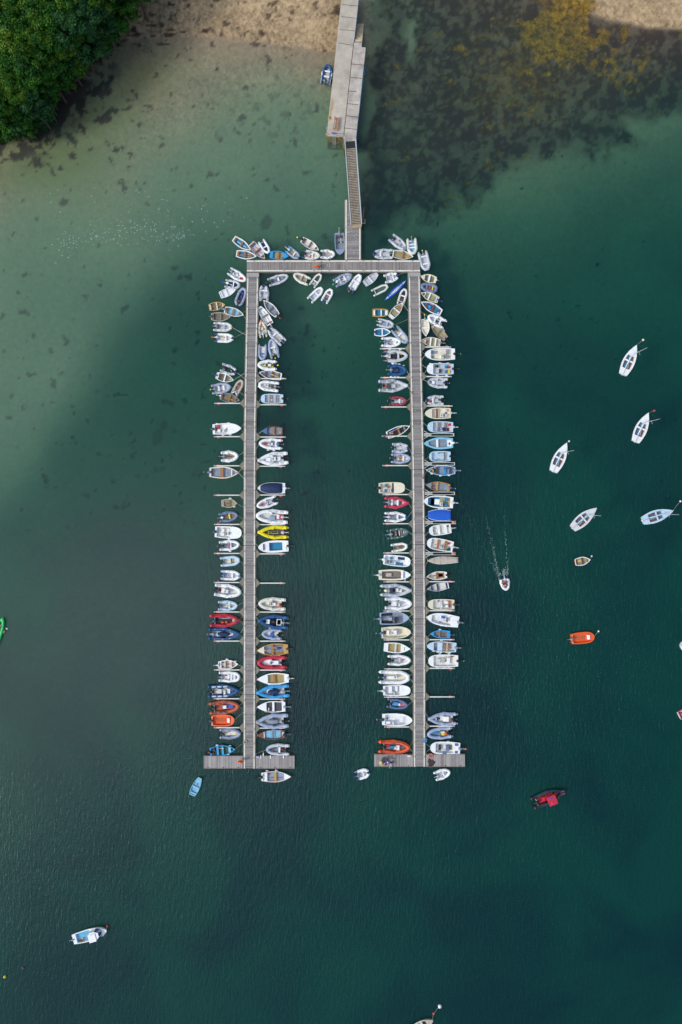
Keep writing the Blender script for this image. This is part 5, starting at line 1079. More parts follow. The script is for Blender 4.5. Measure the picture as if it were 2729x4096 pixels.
# guide pile beside the float, with its bracket, plus the two at the far corners
def pile(px, py, h, label, r_=.14, br=None):
    x, y = W(px, py, 0); p = empty('mooring_pile', x, y, 0); tag(p, label, 'mooring pile', 'mooring piles')
    MB().tube([(0,0,-5), (0,0,h)], r_, 12).build('post', mat('db', .6), p); MB().tube([(0,0,h), (0,0,h+.05)], r_*1.1, 12).build('cap', mat('bk', .5), p)
    if br:
        b = MB(); b.tube([(br,.28,.45), (.28,.28,.45), (.28,-.28,.45), (br,-.28,.45)], .045, 6); b.build('bracket', ARM, p)
pile(1453, 891, 5.2, 'rusty guide pile beside the foot of the gangway', .15, -.55)
# lifebuoy housings, blue rope heaps and small things on the decks
def lifebuoy(px, py, rz, label):
    x, y = W(px, py, ZD); o = empty('lifebuoy_case', x, y, ZD, rz); tag(o, label, 'lifebuoy', 'orange lifebuoy cases on posts')
    MB().tube([(0,-.3,0), (0,-.3,1.05)], .04, 8).build('post', STEEL, o)
    MB().blob(0, 0, .8, .46, .19, .42, .9, 18, 10).build('case', mat('og', .35), o, True); MB().box(0, -.16, .8, .2, .1, .1).build('bracket', mat('dg'), o)
lifebuoy(1268.3, 1073, 0, 'orange lifebuoy case on the top walkway bar'); lifebuoy(965.4, 3040, 0, 'orange lifebuoy case on the left crosspiece')
x, y = W(1724, 3022, ZD); o = MB().tube([(math.cos(a)*.3, math.sin(a)*.24, .05) for a in [i*math.pi/9 for i in range(18)]], .09, 8, True).build('life_ring', mat('ru', .4), None, True); o.location = (x, y, ZD); tag(o, 'faded orange life ring lying on the right crosspiece', 'life ring')
MB().tube([(math.cos(a)*.4, math.sin(a)*.33, .06) for a in [i*math.pi/9 for i in range(18)]], .015, 4, True).build('grab_rope', mat('ow'), o)
def coil(px, py, r_, col, label, turns=4, z=ZD+.08):
    x, y = W(px, py, z); P = []
    rn = random.Random(int(px)); 
    for i in range(turns*12): a = i*math.pi/6; q = r_*(.55+.45*rn.random()); P.append((math.cos(a)*q*1.05, math.sin(a)*q*(1+.2*math.sin(i*.15)), .02+.012*(i % 12)))
    o = MB().tube(P, .028, 5).build('rope_coil', mat(col, .8)); o.location = (x, y, z); tag(o, label, 'rope coil')
coil(1700, 2960, .34, 'tq', 'tangled bright blue rope heap on the right arm kerb', 6)
coil(982, 2967, .30, 'be', 'loose beige rope coil on the left arm kerb')
coil(1646, 1571, .18, 'kh', 'small knotted rope on the kerb of the right arm', 3)
coil(1693, 1911, .16, 'rb', 'brown rope coil on the right side kerb of the right arm', 3)
for px, py, col, lb in ((1032,3026,'lv','pale grey box step on the right half of the left crosspiece'),(1636,3022,'ow','white angled bracket lying on the right arm crosspiece')):
    x, y = W(px, py, ZD); o = MB().box(0, 0, .12, .5, .24, .22).build('deck_box', mat(col, .5)); o.location = (x, y, ZD); MB().box(0, 0, .25, .52, .26, .04).build('lid', mat(col), o); tag(o, lb, 'deck box')
for i, (px, py) in enumerate(((1044,3027),(1083,3027),(1135,3027),(1054,3018))):
    x, y = W(px, py, ZD); o = MB().blob(0, 0, .0, .09, .3, .1, .7, 10, 6).build('fender', mat('wh', .35), None, True); o.location = (x, y, ZD+.02); MB().tube([(0,.28,0), (0,.45,-.1)], .012, 4).build('lanyard', mat('ow'), o)
    tag(o, 'white fender hanging along the top edge of the left crosspiece', 'fender', 'fenders along the left crosspiece')
# mooring buoys
def buoy(px, py, rpx, col, label, bow=None):
    z = .12; x, y = W(px, py, z); r_ = rpx*PX; o = MB().blob(0, 0, 0, r_, r_, r_*.95, 1, 18, 12).build('mooring_buoy', mat(col, .3), None, True); o.location = (x, y, z)
    MB().tube([(math.cos(a)*.07, 0, r_*.95+math.sin(a)*.07+.02) for a in [k*math.pi/4 for k in range(8)]], .018, 5, True).build('ring', mat('gy', .4), o); tag(o, label, 'buoy', 'mooring buoys')
    if bow:
        bx, by = W(*bow, .5); q = MB().tube([(0,0,0), ((bx-x)*.5, (by-y)*.5, .05), (bx-x, by-y, .42)], .022, 5).build('mooring_rope', mat('be', .8)); q.location = (x, y, z+.05)
        tag(q, 'rope from the ' + label + ' to its boat', 'rope', 'ropes to the mooring buoys')
buoy(2573, 1359.7, 4.8, 'cr', 'cream buoy above the topmost sailing dinghy', (2546, 1381)); buoy(2617.5, 1643, 4.8, 'cs', 'red buoy beside a sailing dinghy', (2594, 1652))
buoy(2276.8, 1765, 3.9, 'wh', 'white buoy touching a sailing dinghy bow', (2268, 1772)); buoy(2722, 2005, 4.3, 'ow', 'cream buoy at the right edge of the water', (2693, 2041))
buoy(2367.5, 2224.5, 3.8, 'cr', 'cream buoy beside the small brown seated boat', (2361, 2238)); buoy(2394.6, 2525, 3.8, 'wh', 'white buoy near the orange open boat', (2377, 2546))
buoy(430, 3703.5, 5, 'cs', 'red buoy at the bow of the cabin boat', (427, 3716)); buoy(1759.6, 4025, 7.4, 'wh', 'large white buoy near the bottom edge', (1736, 4052)); buoy(1734.5, 4054, 4.2, 'og', 'small orange buoy near the bottom edge', (1730, 4078))
buoy(92.5, 3871.5, 3.4, 'cs', 'tiny red buoy alone at the lower left'); buoy(20, 3907, 5.4, 'yl', 'yellow buoy alone at the left edge')
# mooring ropes from the bows to the arms
rr_ = random.Random(3)
for lab, bx, by, Lg, Wd, rz, root in list(ALL):
    tipx, tipy = bx + math.cos(rz)*Lg*.47, by + math.sin(rz)*Lg*.47; ppx, ppy = tipx/PX + 1364.5, 2048 - tipy/PX
    if not (1080 < ppy < 3010) or not (870 < ppx < 1810): continue
    best = None
    for pl in (LC, RC):
        for sg in (-1, 1):
            xe = interp(pl, ppy) + sg*19.5; dd = abs(ppx - xe)
            if dd < 75 and (best is None or dd < best[0]) and (ppx - interp(pl, ppy))*sg > 0: best = (dd, xe, sg)
    if best is None or math.cos(rz)*best[2] > -.5: continue
    for s_ in ((-1, 1) if Lg > 4.2 else (rr_.choice((-1, 1)),)):
        ye = ppy + s_*(14 + rr_.random()*22); x1, y1 = W(best[1], ye, ZD+.1)
        m_ = ((x1-tipx)*.5, (y1-tipy)*.5, -.08); q = MB().tube([(0,0,0), m_, (x1-tipx, y1-tipy, .12)], .019, 5).build('mooring_rope', mat(rr_.choice(['ow','be','be','lg','kh']), .8)); q.location = (tipx, tipy, .52)
        tag(q, 'mooring rope of the ' + lab, 'rope', 'mooring ropes to the walkways')

dr = MB(); rn = random.Random(21)
def spot(px, py, r_, z):
    x, y = W(px, py, z); dr.prism([(x+r_*rn.uniform(.5,1.2)*math.cos(k*1.05), y+r_*rn.uniform(.5,1.2)*math.sin(k*1.05)) for k in range(6)], z-.004, z+.004)
for i in range(260):
    u = rn.random()
    if u < .35: y = rn.uniform(1110, 3060); spot(interp(LC, y)+rn.uniform(-14,14), y, rn.uniform(.02,.06), ZD+.003)
    elif u < .7: y = rn.uniform(1110, 3060); spot(interp(RC, y)+rn.uniform(-14,14), y, rn.uniform(.02,.06), ZD+.003)
    elif u < .85: spot(rn.uniform(992,1675), rn.uniform(1051,1078), rn.uniform(.02,.07), ZD+.003)
    elif u < .95: spot(rn.uniform(1390,1434), rn.uniform(920,1036), rn.uniform(.02,.07), ZD+.003)
    else: spot(rn.uniform(1325,1390), rn.uniform(350,500), rn.uniform(.03,.08), ZJ+.004)
o = dr.build('bird_droppings', mat('ow', .8)); tag(o, kind='stuff'); o['label'] = 'pale bird droppings spattered over the walkway boards'
# ------------------------------------------------------------------ two special boats
GRP[0] = 'boats lying off the pontoon'
cb_ = SPD('S',429,3719.6,293.6,3756.6,48,'wh,wh,az,wh','u1=.52 u0=.1 q=.72 g=.12 rs=.8 fh=.46','s.48,.0,.06,.24 lg;X.2,-.62,.1,.12 rb;B.26,-.4,.13 yl;O.26,-.55,.46,-.35 ru','gy,wh,0,.6','white cabin boat with pale blue deck at the lower left')
Lg_, Wd_ = ALL[-1][3], ALL[-1][4]
cab = MB().prism([(.04*Lg_,-.36*Wd_),(.23*Lg_,-.33*Wd_),(.30*Lg_,-.15*Wd_),(.30*Lg_,.20*Wd_),(.20*Lg_,.36*Wd_),(.05*Lg_,.38*Wd_)], .5, 1.25).build('cabin', 'wh', cb_)
MB().box(.115*Lg_, -.08*Wd_, 1.33, .21*Lg_, .66*Wd_, .08).build('roof', mat('wh', .3), cab)
for a, c, nm in (((.235*Lg_,-.335*Wd_),(.305*Lg_,-.16*Wd_),0),((.305*Lg_,-.12*Wd_),(.305*Lg_,.17*Wd_),0),((.30*Lg_,.22*Wd_),(.21*Lg_,.36*Wd_),0)):
    v_ = Vector((c[0]-a[0], c[1]-a[1])).normalized(); n_ = Vector((v_.y, -v_.x))
    P = [(a[0], a[1], 1.25), (c[0], c[1], 1.25), (c[0]+n_.x*.28, c[1]+n_.y*.28, .72), (a[0]+n_.x*.28, a[1]+n_.y*.28, .72)]
    P2 = [(x-n_.x*.02, y-n_.y*.02, z-.03) for x, y, z in P]
    MB().add(P+P2, [(0,1,2,3),(7,6,5,4),(0,4,5,1),(1,5,6,2),(2,6,7,3),(3,7,4,0)]).build('window', mat('co', .1), cab)
rail = MB().tube([(.28*Lg_,.36*Wd_,1.15),(.42*Lg_,.2*Wd_,1.25),(.49*Lg_,0,1.3),(.42*Lg_,-.2*Wd_,1.25)], .02, 5)
for x_, y_ in ((.36,.29),(.42,.2),(.48,.02),(.42,-.2)): rail.tube([(x_*Lg_, y_*Wd_*.9, .7), (x_*Lg_, y_*Wd_, 1.22)], .015, 4)
rail.build('pulpit_rail', STEEL, cb_)
rb_ = INF('S',2257.8,3164,2127.5,3214.7,54,'ck,cs','p f r=.13','s.36,0,.1,.3,.25 rd;m.75,0,.14,.34 ru;F.2,.15 og;B.72,.2,.2 og;','bk,bk,0,1.2','black and red rescue inflatable with a red cabin')
Lg_, Wd_ = ALL[-1][3], ALL[-1][4]
cab = MB().prism([(-.06*Lg_,-.30*Wd_),(.14*Lg_,-.30*Wd_),(.17*Lg_,-.1*Wd_),(.17*Lg_,.12*Wd_),(.14*Lg_,.32*Wd_),(-.06*Lg_,.32*Wd_)], .2, 1.75).build('cabin', 'cs', rb_)
MB().box(.05*Lg_, 0, 1.80, .25*Lg_, .70*Wd_, .09, 0, .5).build('roof', mat('cs', .35), cab)
MB().box(.175*Lg_, 0, 1.42, .03, .40*Wd_, .42).build('window', mat('bk', .1), cab)
MB().box(.03*Lg_, .20*Wd_, 1.90, .55, .14, .10, .1, .5).build('light_bar', mat('bl', .3), cab); MB().tube([(.0,-.1*Wd_,1.84),(0,-.1*Wd_,2.4)], .02, 5).build('aerial', mat('wh'), cab)
MB().prism([(.40*Lg_,-.16*Wd_),(.475*Lg_,-.12*Wd_),(.475*Lg_,.12*Wd_),(.40*Lg_,.16*Wd_)], .62, .70).build('bow_step', mat('pr', .5), rb_)
frm = MB()
for s_ in (-1, 1): frm.tube([(-.3*Lg_, s_*.3*Wd_, .4), (-.31*Lg_, s_*.22*Wd_, 1.5)], .03, 6)
frm.tube([(-.31*Lg_, -.22*Wd_, 1.5), (-.31*Lg_, .22*Wd_, 1.5)], .03, 6); frm.build('a_frame', mat('bk', .4), rb_)
# blue sit-in kayak
X0, Y0, Lg_, rz, k_ = place('C', 690, 865, 350, 1180); kb = start('kayak', 'kayak', X0, Y0, rz, 'bright blue inflatable kayak with white seat well'); Wk = 84*k_
P = []
for i in range(17): u = -1 + 2*i/16; P.append((u*Lg_/2, Wk/2*(1-abs(u)**2.1)**.9))
MB().tube([(x, y*.72, .17 + .14*abs(x/Lg_*2)**3) for x, y in P] + [(x, -y*.72, .17 + .14*abs(x/Lg_*2)**3) for x, y in P[::-1]][1:-1], [max(.05, .13*(1-abs(x/Lg_*2)**3)) for x, y in P] + [max(.05, .13*(1-abs(x/Lg_*2)**3)) for x, y in P[::-1]][1:-1], 10, True).build('tube', mat('bl', .35), kb, True)
MB().prism([(x*.97, y*.72) for x, y in P] + [(x*.97, -y*.72) for x, y in P[::-1]][1:-1], .05, .22).build('hull', mat('bl', .4), kb)
MB().prism([(x*.62, y*.40) for x, y in P] + [(x*.62, -y*.40) for x, y in P[::-1]][1:-1], .222, .26).build('floor', mat('wh', .5), kb)
for s_ in (-.1, .1): MB().box(0, s_*Wk*.7, .265, Lg_*.5, .04, .02).build('floor_seam', mat('bk'), kb)
for s_ in (-1, 1): MB().prism([(s_*Lg_*.33, -.14), (s_*Lg_*.33, .14), (s_*Lg_*.45, .03), (s_*Lg_*.45, -.03)], .25, .30).build('deck_patch', mat('lg', .5), kb)
# green inflatable canoe at the left edge
gx0, gy0 = W(11, 2473, .3); gx1, gy1 = W(-34, 2606, .3)
gk = start('inflatable_canoe', 'inflatable canoe', (gx0+gx1)/2, (gy0+gy1)/2, math.atan2(gy0-gy1, gx0-gx1), 'vivid green inflatable canoe with paddlers, cut off by the left edge'); gl_ = math.hypot(gx0-gx1, gy0-gy1)
P = []
for i in range(19): u = -1 + 2*i/18; P.append((u*gl_/2*.95, .56*(1-abs(u)**2.6)**.75))
MB().tube([(x, y, .28) for x, y in P] + [(x, -y, .28) for x, y in P[::-1]][1:-1], .21, 12, True).build('tube', mat('kg', .35), gk, True)
MB().prism([(x*.96, y) for x, y in P] + [(x*.96, -y) for x, y in P[::-1]][1:-1], .02, .14).build('floor', mat('dg', .7), gk)
def gw(lx, ly):
    a = gk.rotation_euler[2]; return gk.location[0] + lx*math.cos(a) - ly*math.sin(a), gk.location[1] + lx*math.sin(a) + ly*math.cos(a)
# ------------------------------------------------------------------ people
HAIR = mat('db', .7)
def person(label, x, y, z, rz, J_, cloth, hair='db', hat=None, group='people'):
    """J_: joint positions (forward x, left y, up z). One skinned body, clothing and hair as its children."""
    o_ = empty('person', x, y, z, rz); tag(o_, label, 'person', group)
    def skin(name, pts, edges, rad, m, par, root=0, lv=1):
        me = bpy.data.meshes.new(name); me.from_pydata(pts, edges, []); me.update()
        ob = bpy.data.objects.new(name, me); COL.objects.link(ob); ob.parent = par
        md = ob.modifiers.new('skin', 'SKIN'); md.use_smooth_shade = True
        for i, r_ in enumerate(rad): me.skin_vertices[0].data[i].radius = (r_, r_)
        me.skin_vertices[0].data[root].use_root = True
        sd_ = ob.modifiers.new('sub', 'SUBSURF'); sd_.levels = lv; sd_.render_levels = lv
        me.materials.append(m); return ob
    g = J_; pel = Vector(g['pel']); ch = Vector(g['ch']); nk = Vector(g['nk']); hd = Vector(g['hd'])
    pts = [pel, (pel+ch)/2, ch, nk, nk.lerp(hd, .45), hd, hd + (hd-nk).normalized()*.10]; ed = [(0,1),(1,2),(2,3),(3,4),(4,5),(5,6)]; rad = [.13,.12,.14,.065,.06,.095,.07]
    fwd = Vector(g.get('face', (1,0,0))).normalized(); pts.append(hd + fwd*.115); ed.append((5,7)); rad.append(.018)
    lat = fwd.cross((hd-nk).normalized()).normalized()
    for s_ in (-1, 1): pts.append(hd + lat*s_*.095); ed.append((5, len(pts)-1)); rad.append(.02)
    limbs = {}
    for sname in ('L', 'R'):
        sh, el, hn = (Vector(q) for q in g['arm'+sname]); b = len(pts); pts += [sh, el, hn]; ed += [(2,b),(b,b+1),(b+1,b+2)]; rad += [.065,.045,.032]; limbs['a'+sname] = (sh, el, hn)
        dv = (hn-el).normalized(); sv = dv.cross(Vector((0,0,1))); sv = sv.normalized() if sv.length > .1 else Vector((0,1,0)); pv = sv.cross(dv)
        pm = len(pts); pts.append(hn + dv*.06); ed.append((b+2, pm)); rad.append(.036)
        for k_, (off, l_) in enumerate(((-.033,.075),(-.011,.09),(.011,.083),(.033,.065))):
            c_ = len(pts); pts += [pts[pm] + sv*off + dv*.03, pts[pm] + sv*off*1.2 + dv*(.03+l_*.6) - pv*.01, pts[pm] + sv*off*1.2 + dv*(.03+l_) - pv*.03]; ed += [(pm,c_),(c_,c_+1),(c_+1,c_+2)]; rad += [.010,.0095,.008]
        c_ = len(pts); pts += [hn + sv*.045 + dv*.04, hn + sv*.07 + dv*.085]; ed += [(b+2,c_),(c_,c_+1)]; rad += [.012,.010]
        hp_, kn, an, to = (Vector(q) for q in g['leg'+sname]); b = len(pts); pts += [hp_, kn, an, to]; ed += [(0,b),(b,b+1),(b+1,b+2),(b+2,b+3)]; rad += [.095,.062,.042,.036]; limbs['l'+sname] = (hp_, kn, an, to)
    body = skin('body', [tuple(p) for p in pts], ed, rad, mat('sk', .6), o_)
    j = cloth.get('top'); 
    if j:
        P_ = [pel.lerp(ch,.1), (pel+ch)/2, ch, ch.lerp(nk,.75)]; E_ = [(0,1),(1,2),(2,3)]; Rr = [.15,.145,.165,.09]
        for s_ in ('aL','aR'):
            sh, el, hn = limbs[s_]; b = len(P_); P_ += [sh, el, el.lerp(hn, .8)]; E_ += [(2,b),(b,b+1),(b+1,b+2)]; Rr += [.085,.063,.05]
        skin('jacket', [tuple(p) for p in P_], E_, Rr, mat(j, .8), o_)
    if cloth.get('vest'):
        skin('life_jacket', [tuple(pel.lerp(ch,.35)), tuple(ch), tuple(ch.lerp(nk,.6))], [(0,1),(1,2)], [.17,.20,.13], mat(cloth['vest'], .6), o_)
    if cloth.get('legs'):
        P_ = [pel.lerp(ch,.2), pel]; E_ = [(0,1)]; Rr = [.14,.155]
        for s_ in ('lL','lR'):
            hp_, kn, an, to = limbs[s_]; b = len(P_); P_ += [hp_, kn, kn.lerp(an,.85)]; E_ += [(1,b),(b,b+1),(b+1,b+2)]; Rr += [.115,.082,.065]
        skin('trousers', [tuple(p) for p in P_], E_, Rr, mat(cloth['legs'], .8), o_)
    for s_ in ('lL','lR'):
        hp_, kn, an, to = limbs[s_]; skin('shoe', [tuple(an+Vector((0,0,-.02))), tuple(to)], [(0,1)], [.055,.045], mat(cloth.get('shoe','dg'), .6), o_)
    hb_ = MB().blob(*(hd + (hd-nk).normalized()*.045 - fwd*.02), .115, .105, .095, 1, 14, 8); hb_.build('cap' if hat else 'hair', mat(hat or hair, .7), o_, True)
    return o_
def pose(kind):
    if kind == 'bend': return dict(pel=(0,0,.88), ch=(.30,0,1.18), nk=(.47,0,1.26), hd=(.62,0,1.22), face=(.5,0,-.8), armL=((.33,.19,1.14),(.48,.26,.88),(.62,.14,.70)), armR=((.33,-.19,1.14),(.50,-.24,.90),(.66,-.10,.72)), legL=((0,.10,.84),(.08,.13,.46),(-.02,.14,.08),(.16,.15,.05)), legR=((0,-.10,.84),(.06,-.13,.46),(-.04,-.14,.08),(.14,-.15,.05)))
    if kind == 'stand': return dict(pel=(0,0,.95), ch=(.05,0,1.32), nk=(.06,0,1.50), hd=(.10,0,1.63), face=(1,0,-.3), armL=((.05,.19,1.40),(.12,.28,1.12),(.34,.20,1.02)), armR=((.05,-.19,1.40),(.14,-.26,1.12),(.36,-.16,1.06)), legL=((0,.10,.90),(.04,.13,.50),(-.02,.13,.08),(.16,.15,.05)), legR=((0,-.10,.90),(.10,-.12,.50),(.08,-.13,.08),(.26,-.14,.05)))
    if kind == 'kneel': return dict(pel=(0,0,.42), ch=(.32,0,.68), nk=(.50,0,.76), hd=(.63,-.02,.74), face=(.6,0,-.7), armL=((.36,.18,.64),(.50,.30,.36),(.55,.30,.06)), armR=((.36,-.19,.66),(.66,-.30,.50),(.92,-.22,.28)), legL=((0,.10,.38),(.30,.15,.10),(-.12,.16,.06),(-.28,.16,.04)), legR=((0,-.10,.38),(.30,-.14,.10),(-.12,-.15,.06),(-.28,-.15,.04)))
    if kind == 'sit': return dict(pel=(0,0,.16), ch=(-.04,0,.50), nk=(-.02,0,.66), hd=(.03,0,.79), face=(1,0,-.2), armL=((-.03,.18,.58),(.10,.27,.34),(.32,.20,.30)), armR=((-.03,-.18,.58),(.10,-.27,.34),(.32,-.20,.30)), legL=((.05,.10,.14),(.42,.14,.34),(.70,.13,.07),(.86,.14,.05)), legR=((.05,-.10,.14),(.42,-.14,.34),(.70,-.13,.07),(.86,-.14,.05)))
def scaled(d_, s): 
    f_ = lambda v: tuple(f_(q) if isinstance(q, tuple) else q*s for q in v); return {k_: f_(v) for k_, v in d_.items()}
def pw(px, py, z=1.0): return W(px, py, ZD+z)
x, y = pw(1535, 3039, .9); person('person in navy jacket bending over beside a white box', x, y, ZD, R(-70), pose('bend'), dict(top='nv', legs='nv'), hat='co', group='people on the right crosspiece')
x, y = pw(1535, 3051, .9); person('person in yellow and lime jacket bending low', x, y, ZD, R(200), pose('bend'), dict(top='yl', vest='gd', legs='mr'), hat='li', group='people on the right crosspiece')
x, y = pw(1549.5, 3043, 1.2); person('person in bright blue top standing with a white cap', x, y, ZD, R(-75), pose('stand'), dict(top='bl', legs='nv'), hat='wh', group='people on the right crosspiece')
x, y = pw(1563.5, 3050, .4); person('person in lavender shirt kneeling and reaching over the edge', x, y, ZD, R(-82), pose('kneel'), dict(top='lv', legs='nv'), group='people on the right crosspiece')
x, y = pw(1570.5, 3041, .4); person('child in teal life jacket sitting on the boards', x, y, ZD, R(-60), scaled(pose('sit'), .68), dict(top='wh', vest='tq', legs='cs'), group='people on the right crosspiece')
for px, py, col, lb, s_ in ((1523,3049,'wh','white cool box standing on the right crosspiece',1),(1542,3054,'mr','dark red bag on the right crosspiece',.8)):
    x, y = W(px, py, ZD); o = MB().box(0,0,.17,.36*s_,.52*s_,.34,.2,.3).build('cool_box' if col == 'wh' else 'bag', mat(col,.5)); o.location = (x, y, ZD); MB().box(0,0,.355,.37*s_,.53*s_,.03,.2).build('lid', mat(col,.5), o); tag(o, lb, 'box' if col == 'wh' else 'bag')
x, y = W(2018.5, 2328, .4); person('bare shouldered person steering the white inflatable under way', x, y, .18, R(-100), scaled(pose('sit'), .95), dict(vest='og', legs='bk'), hair='rb', group='people in the moving inflatable')
x, y = W(2020, 2340, .4); person('person in red life jacket seated in the white inflatable', x, y, .18, R(-30), scaled(pose('sit'), .9), dict(vest='cs', legs='nv'), hair='be', group='people in the moving inflatable')
wx, wy = gw(gl_*.22, 0); person('person in crimson vest with brown hair paddling the green canoe', wx, wy, .16, gk.rotation_euler[2], scaled(pose('sit'), .9), dict(vest='cs', legs='be'), hair='rb', group='paddlers in the green canoe')
wx, wy = gw(-gl_*.12, 0); person('person in blue vest behind the crimson one in the canoe', wx, wy, .16, gk.rotation_euler[2], scaled(pose('sit'), .9), dict(vest='bl', legs='nv'), hair='gd', group='paddlers in the green canoe')
for (a, c_), (b_, d_), col, lb in (((2,2547),(19,2524),'gd','yellow bladed paddle held over the green canoe'),((12,2508),(30,2516),'wh','white bladed paddle reaching out from the green canoe')):
    p0 = W(a, c_, .7); p1 = W(b_, d_, .45); dv = Vector((p1[0]-p0[0], p1[1]-p0[1], -.25)); o = MB().tube([(0,0,0), tuple(dv*.7)], .02, 6).build('paddle', mat('dg', .5)); o.location = (*p0, .7)
    q = dv*.85; MB().blob(*q, .26 if col == 'gd' else .2, .09, .03, .7, 10, 5, math.atan2(dv.y, dv.x)).build('blade', mat(col, .5), o, True); tag(o, lb, 'paddle')

# ------------------------------------------------------------------ foam on the water
FO = noisy('foam', (.20, .32, .32), (.60, .68, .68), 6)
fm = MB(); rn = random.Random(11)
def fleck(px, py, a, b_, rot):
    x, y = W(px, py, 0); fm.prism([(x + math.cos(rot)*a*math.cos(t_) - math.sin(rot)*b_*math.sin(t_), y + math.sin(rot)*a*math.cos(t_) + math.cos(rot)*b_*math.sin(t_)) for t_ in (0,1.05,2.1,3.14,4.19,5.24)], .012, .02)
def trail(P, n, sp, rmin, rmax):
    for i in range(n):
        t_ = rn.random()**1.6; k = min(int(t_*(len(P)-1)), len(P)-2); u = t_*(len(P)-1)-k
        px_ = P[k][0]+(P[k+1][0]-P[k][0])*u + rn.gauss(0, sp); py_ = P[k][1]+(P[k+1][1]-P[k][1])*u + rn.gauss(0, sp*1.5); s_ = (rmin + rn.random()*(rmax-rmin)*(1-t_*.6))*.75
        fleck(px_, py_, s_*.6, s_*1.4, rn.uniform(-.5,.3))
trail([(2001,2318),(1990,2280),(1982,2240),(1975,2195),(1958,2130),(1940,2060)], 150, 2.4, .02, .085)
trail([(2029,2300),(2030,2270),(2027,2220),(2024,2170),(2022,2130),(2018,2060)], 120, 2.0, .02, .08)
trail([(2002,2316),(1975,2268),(1930,2180),(1880,2080),(1830,1980)], 90, 3.5, .02, .06)
for k in range(60): fleck(2015.5+rn.gauss(0,4), 2300-abs(rn.gauss(0,14)), .03, .07, rn.uniform(-.5,.5))
o = fm.build('foam', FO); tag(o, kind='stuff'); o['label'] = 'broken white wake behind the moving inflatable'
fm = MB()
for i in range(330):
    t_ = rn.random(); px_ = 200 + t_*560 + rn.gauss(0, 20); py_ = 1010 - 90*math.sin(t_*2.6) + rn.gauss(0, 26) if rn.random() < .8 else 830 + rn.gauss(0, 60)
    if rn.random() < .15: px_ += 250; py_ -= 120*rn.random()
    s_ = .025 + .04*rn.random(); fleck(px_, py_, s_, s_*(.7+rn.random()*1.6), rn.uniform(0, 3.1))
o = fm.build('foam', FO); tag(o, kind='stuff'); o['label'] = 'scattered pale foam flecks drifting at the upper left'

# ------------------------------------------------------------------ trees on the bank
def leafmat(name, c1, c2, c3):
    m, t, b = nodes(name); g = t.nodes.new('ShaderNodeNewGeometry'); a = t.nodes.new('ShaderNodeAttribute'); a.attribute_name = 'tone'; oi = t.nodes.new('ShaderNodeObjectInfo')
    s1 = t.nodes.new('ShaderNodeMath'); s1.operation = 'MULTIPLY_ADD'; s1.inputs[1].default_value = .35; t.links.new(g.outputs['Random Per Island'], s1.inputs[0]); 
    s2 = t.nodes.new('ShaderNodeMath'); s2.operation = 'MULTIPLY_ADD'; s2.inputs[1].default_value = .45; t.links.new(a.outputs['Fac'], s2.inputs[0]); t.links.new(s2.outputs[0], s1.inputs[2])
    s3 = t.nodes.new('ShaderNodeMath'); s3.operation = 'MULTIPLY'; s3.inputs[1].default_value = .28; t.links.new(oi.outputs['Random'], s3.inputs[0]); t.links.new(s3.outputs[0], s2.inputs[2])
    r_ = t.nodes.new('ShaderNodeValToRGB'); e = r_.color_ramp.elements; e[0].position = .12; e[0].color = (*c1, 1); e[1].position = .9; e[1].color = (*c3, 1); q = r_.color_ramp.elements.new(.5); q.color = (*c2, 1)
    t.links.new(s1.outputs[0], r_.inputs[0]); t.links.new(r_.outputs[0], b.inputs['Base Color']); b.inputs['Roughness'].default_value = .6
    b.inputs['Specular IOR Level'].default_value = .25; return m
LEAF = leafmat('broad_leaves', (.005, .040, .004), (.018, .10, .005), (.085, .155, .007))
LEAF2 = leafmat('blue_green_leaves', (.005, .032, .010), (.014, .075, .018), (.05, .13, .03))
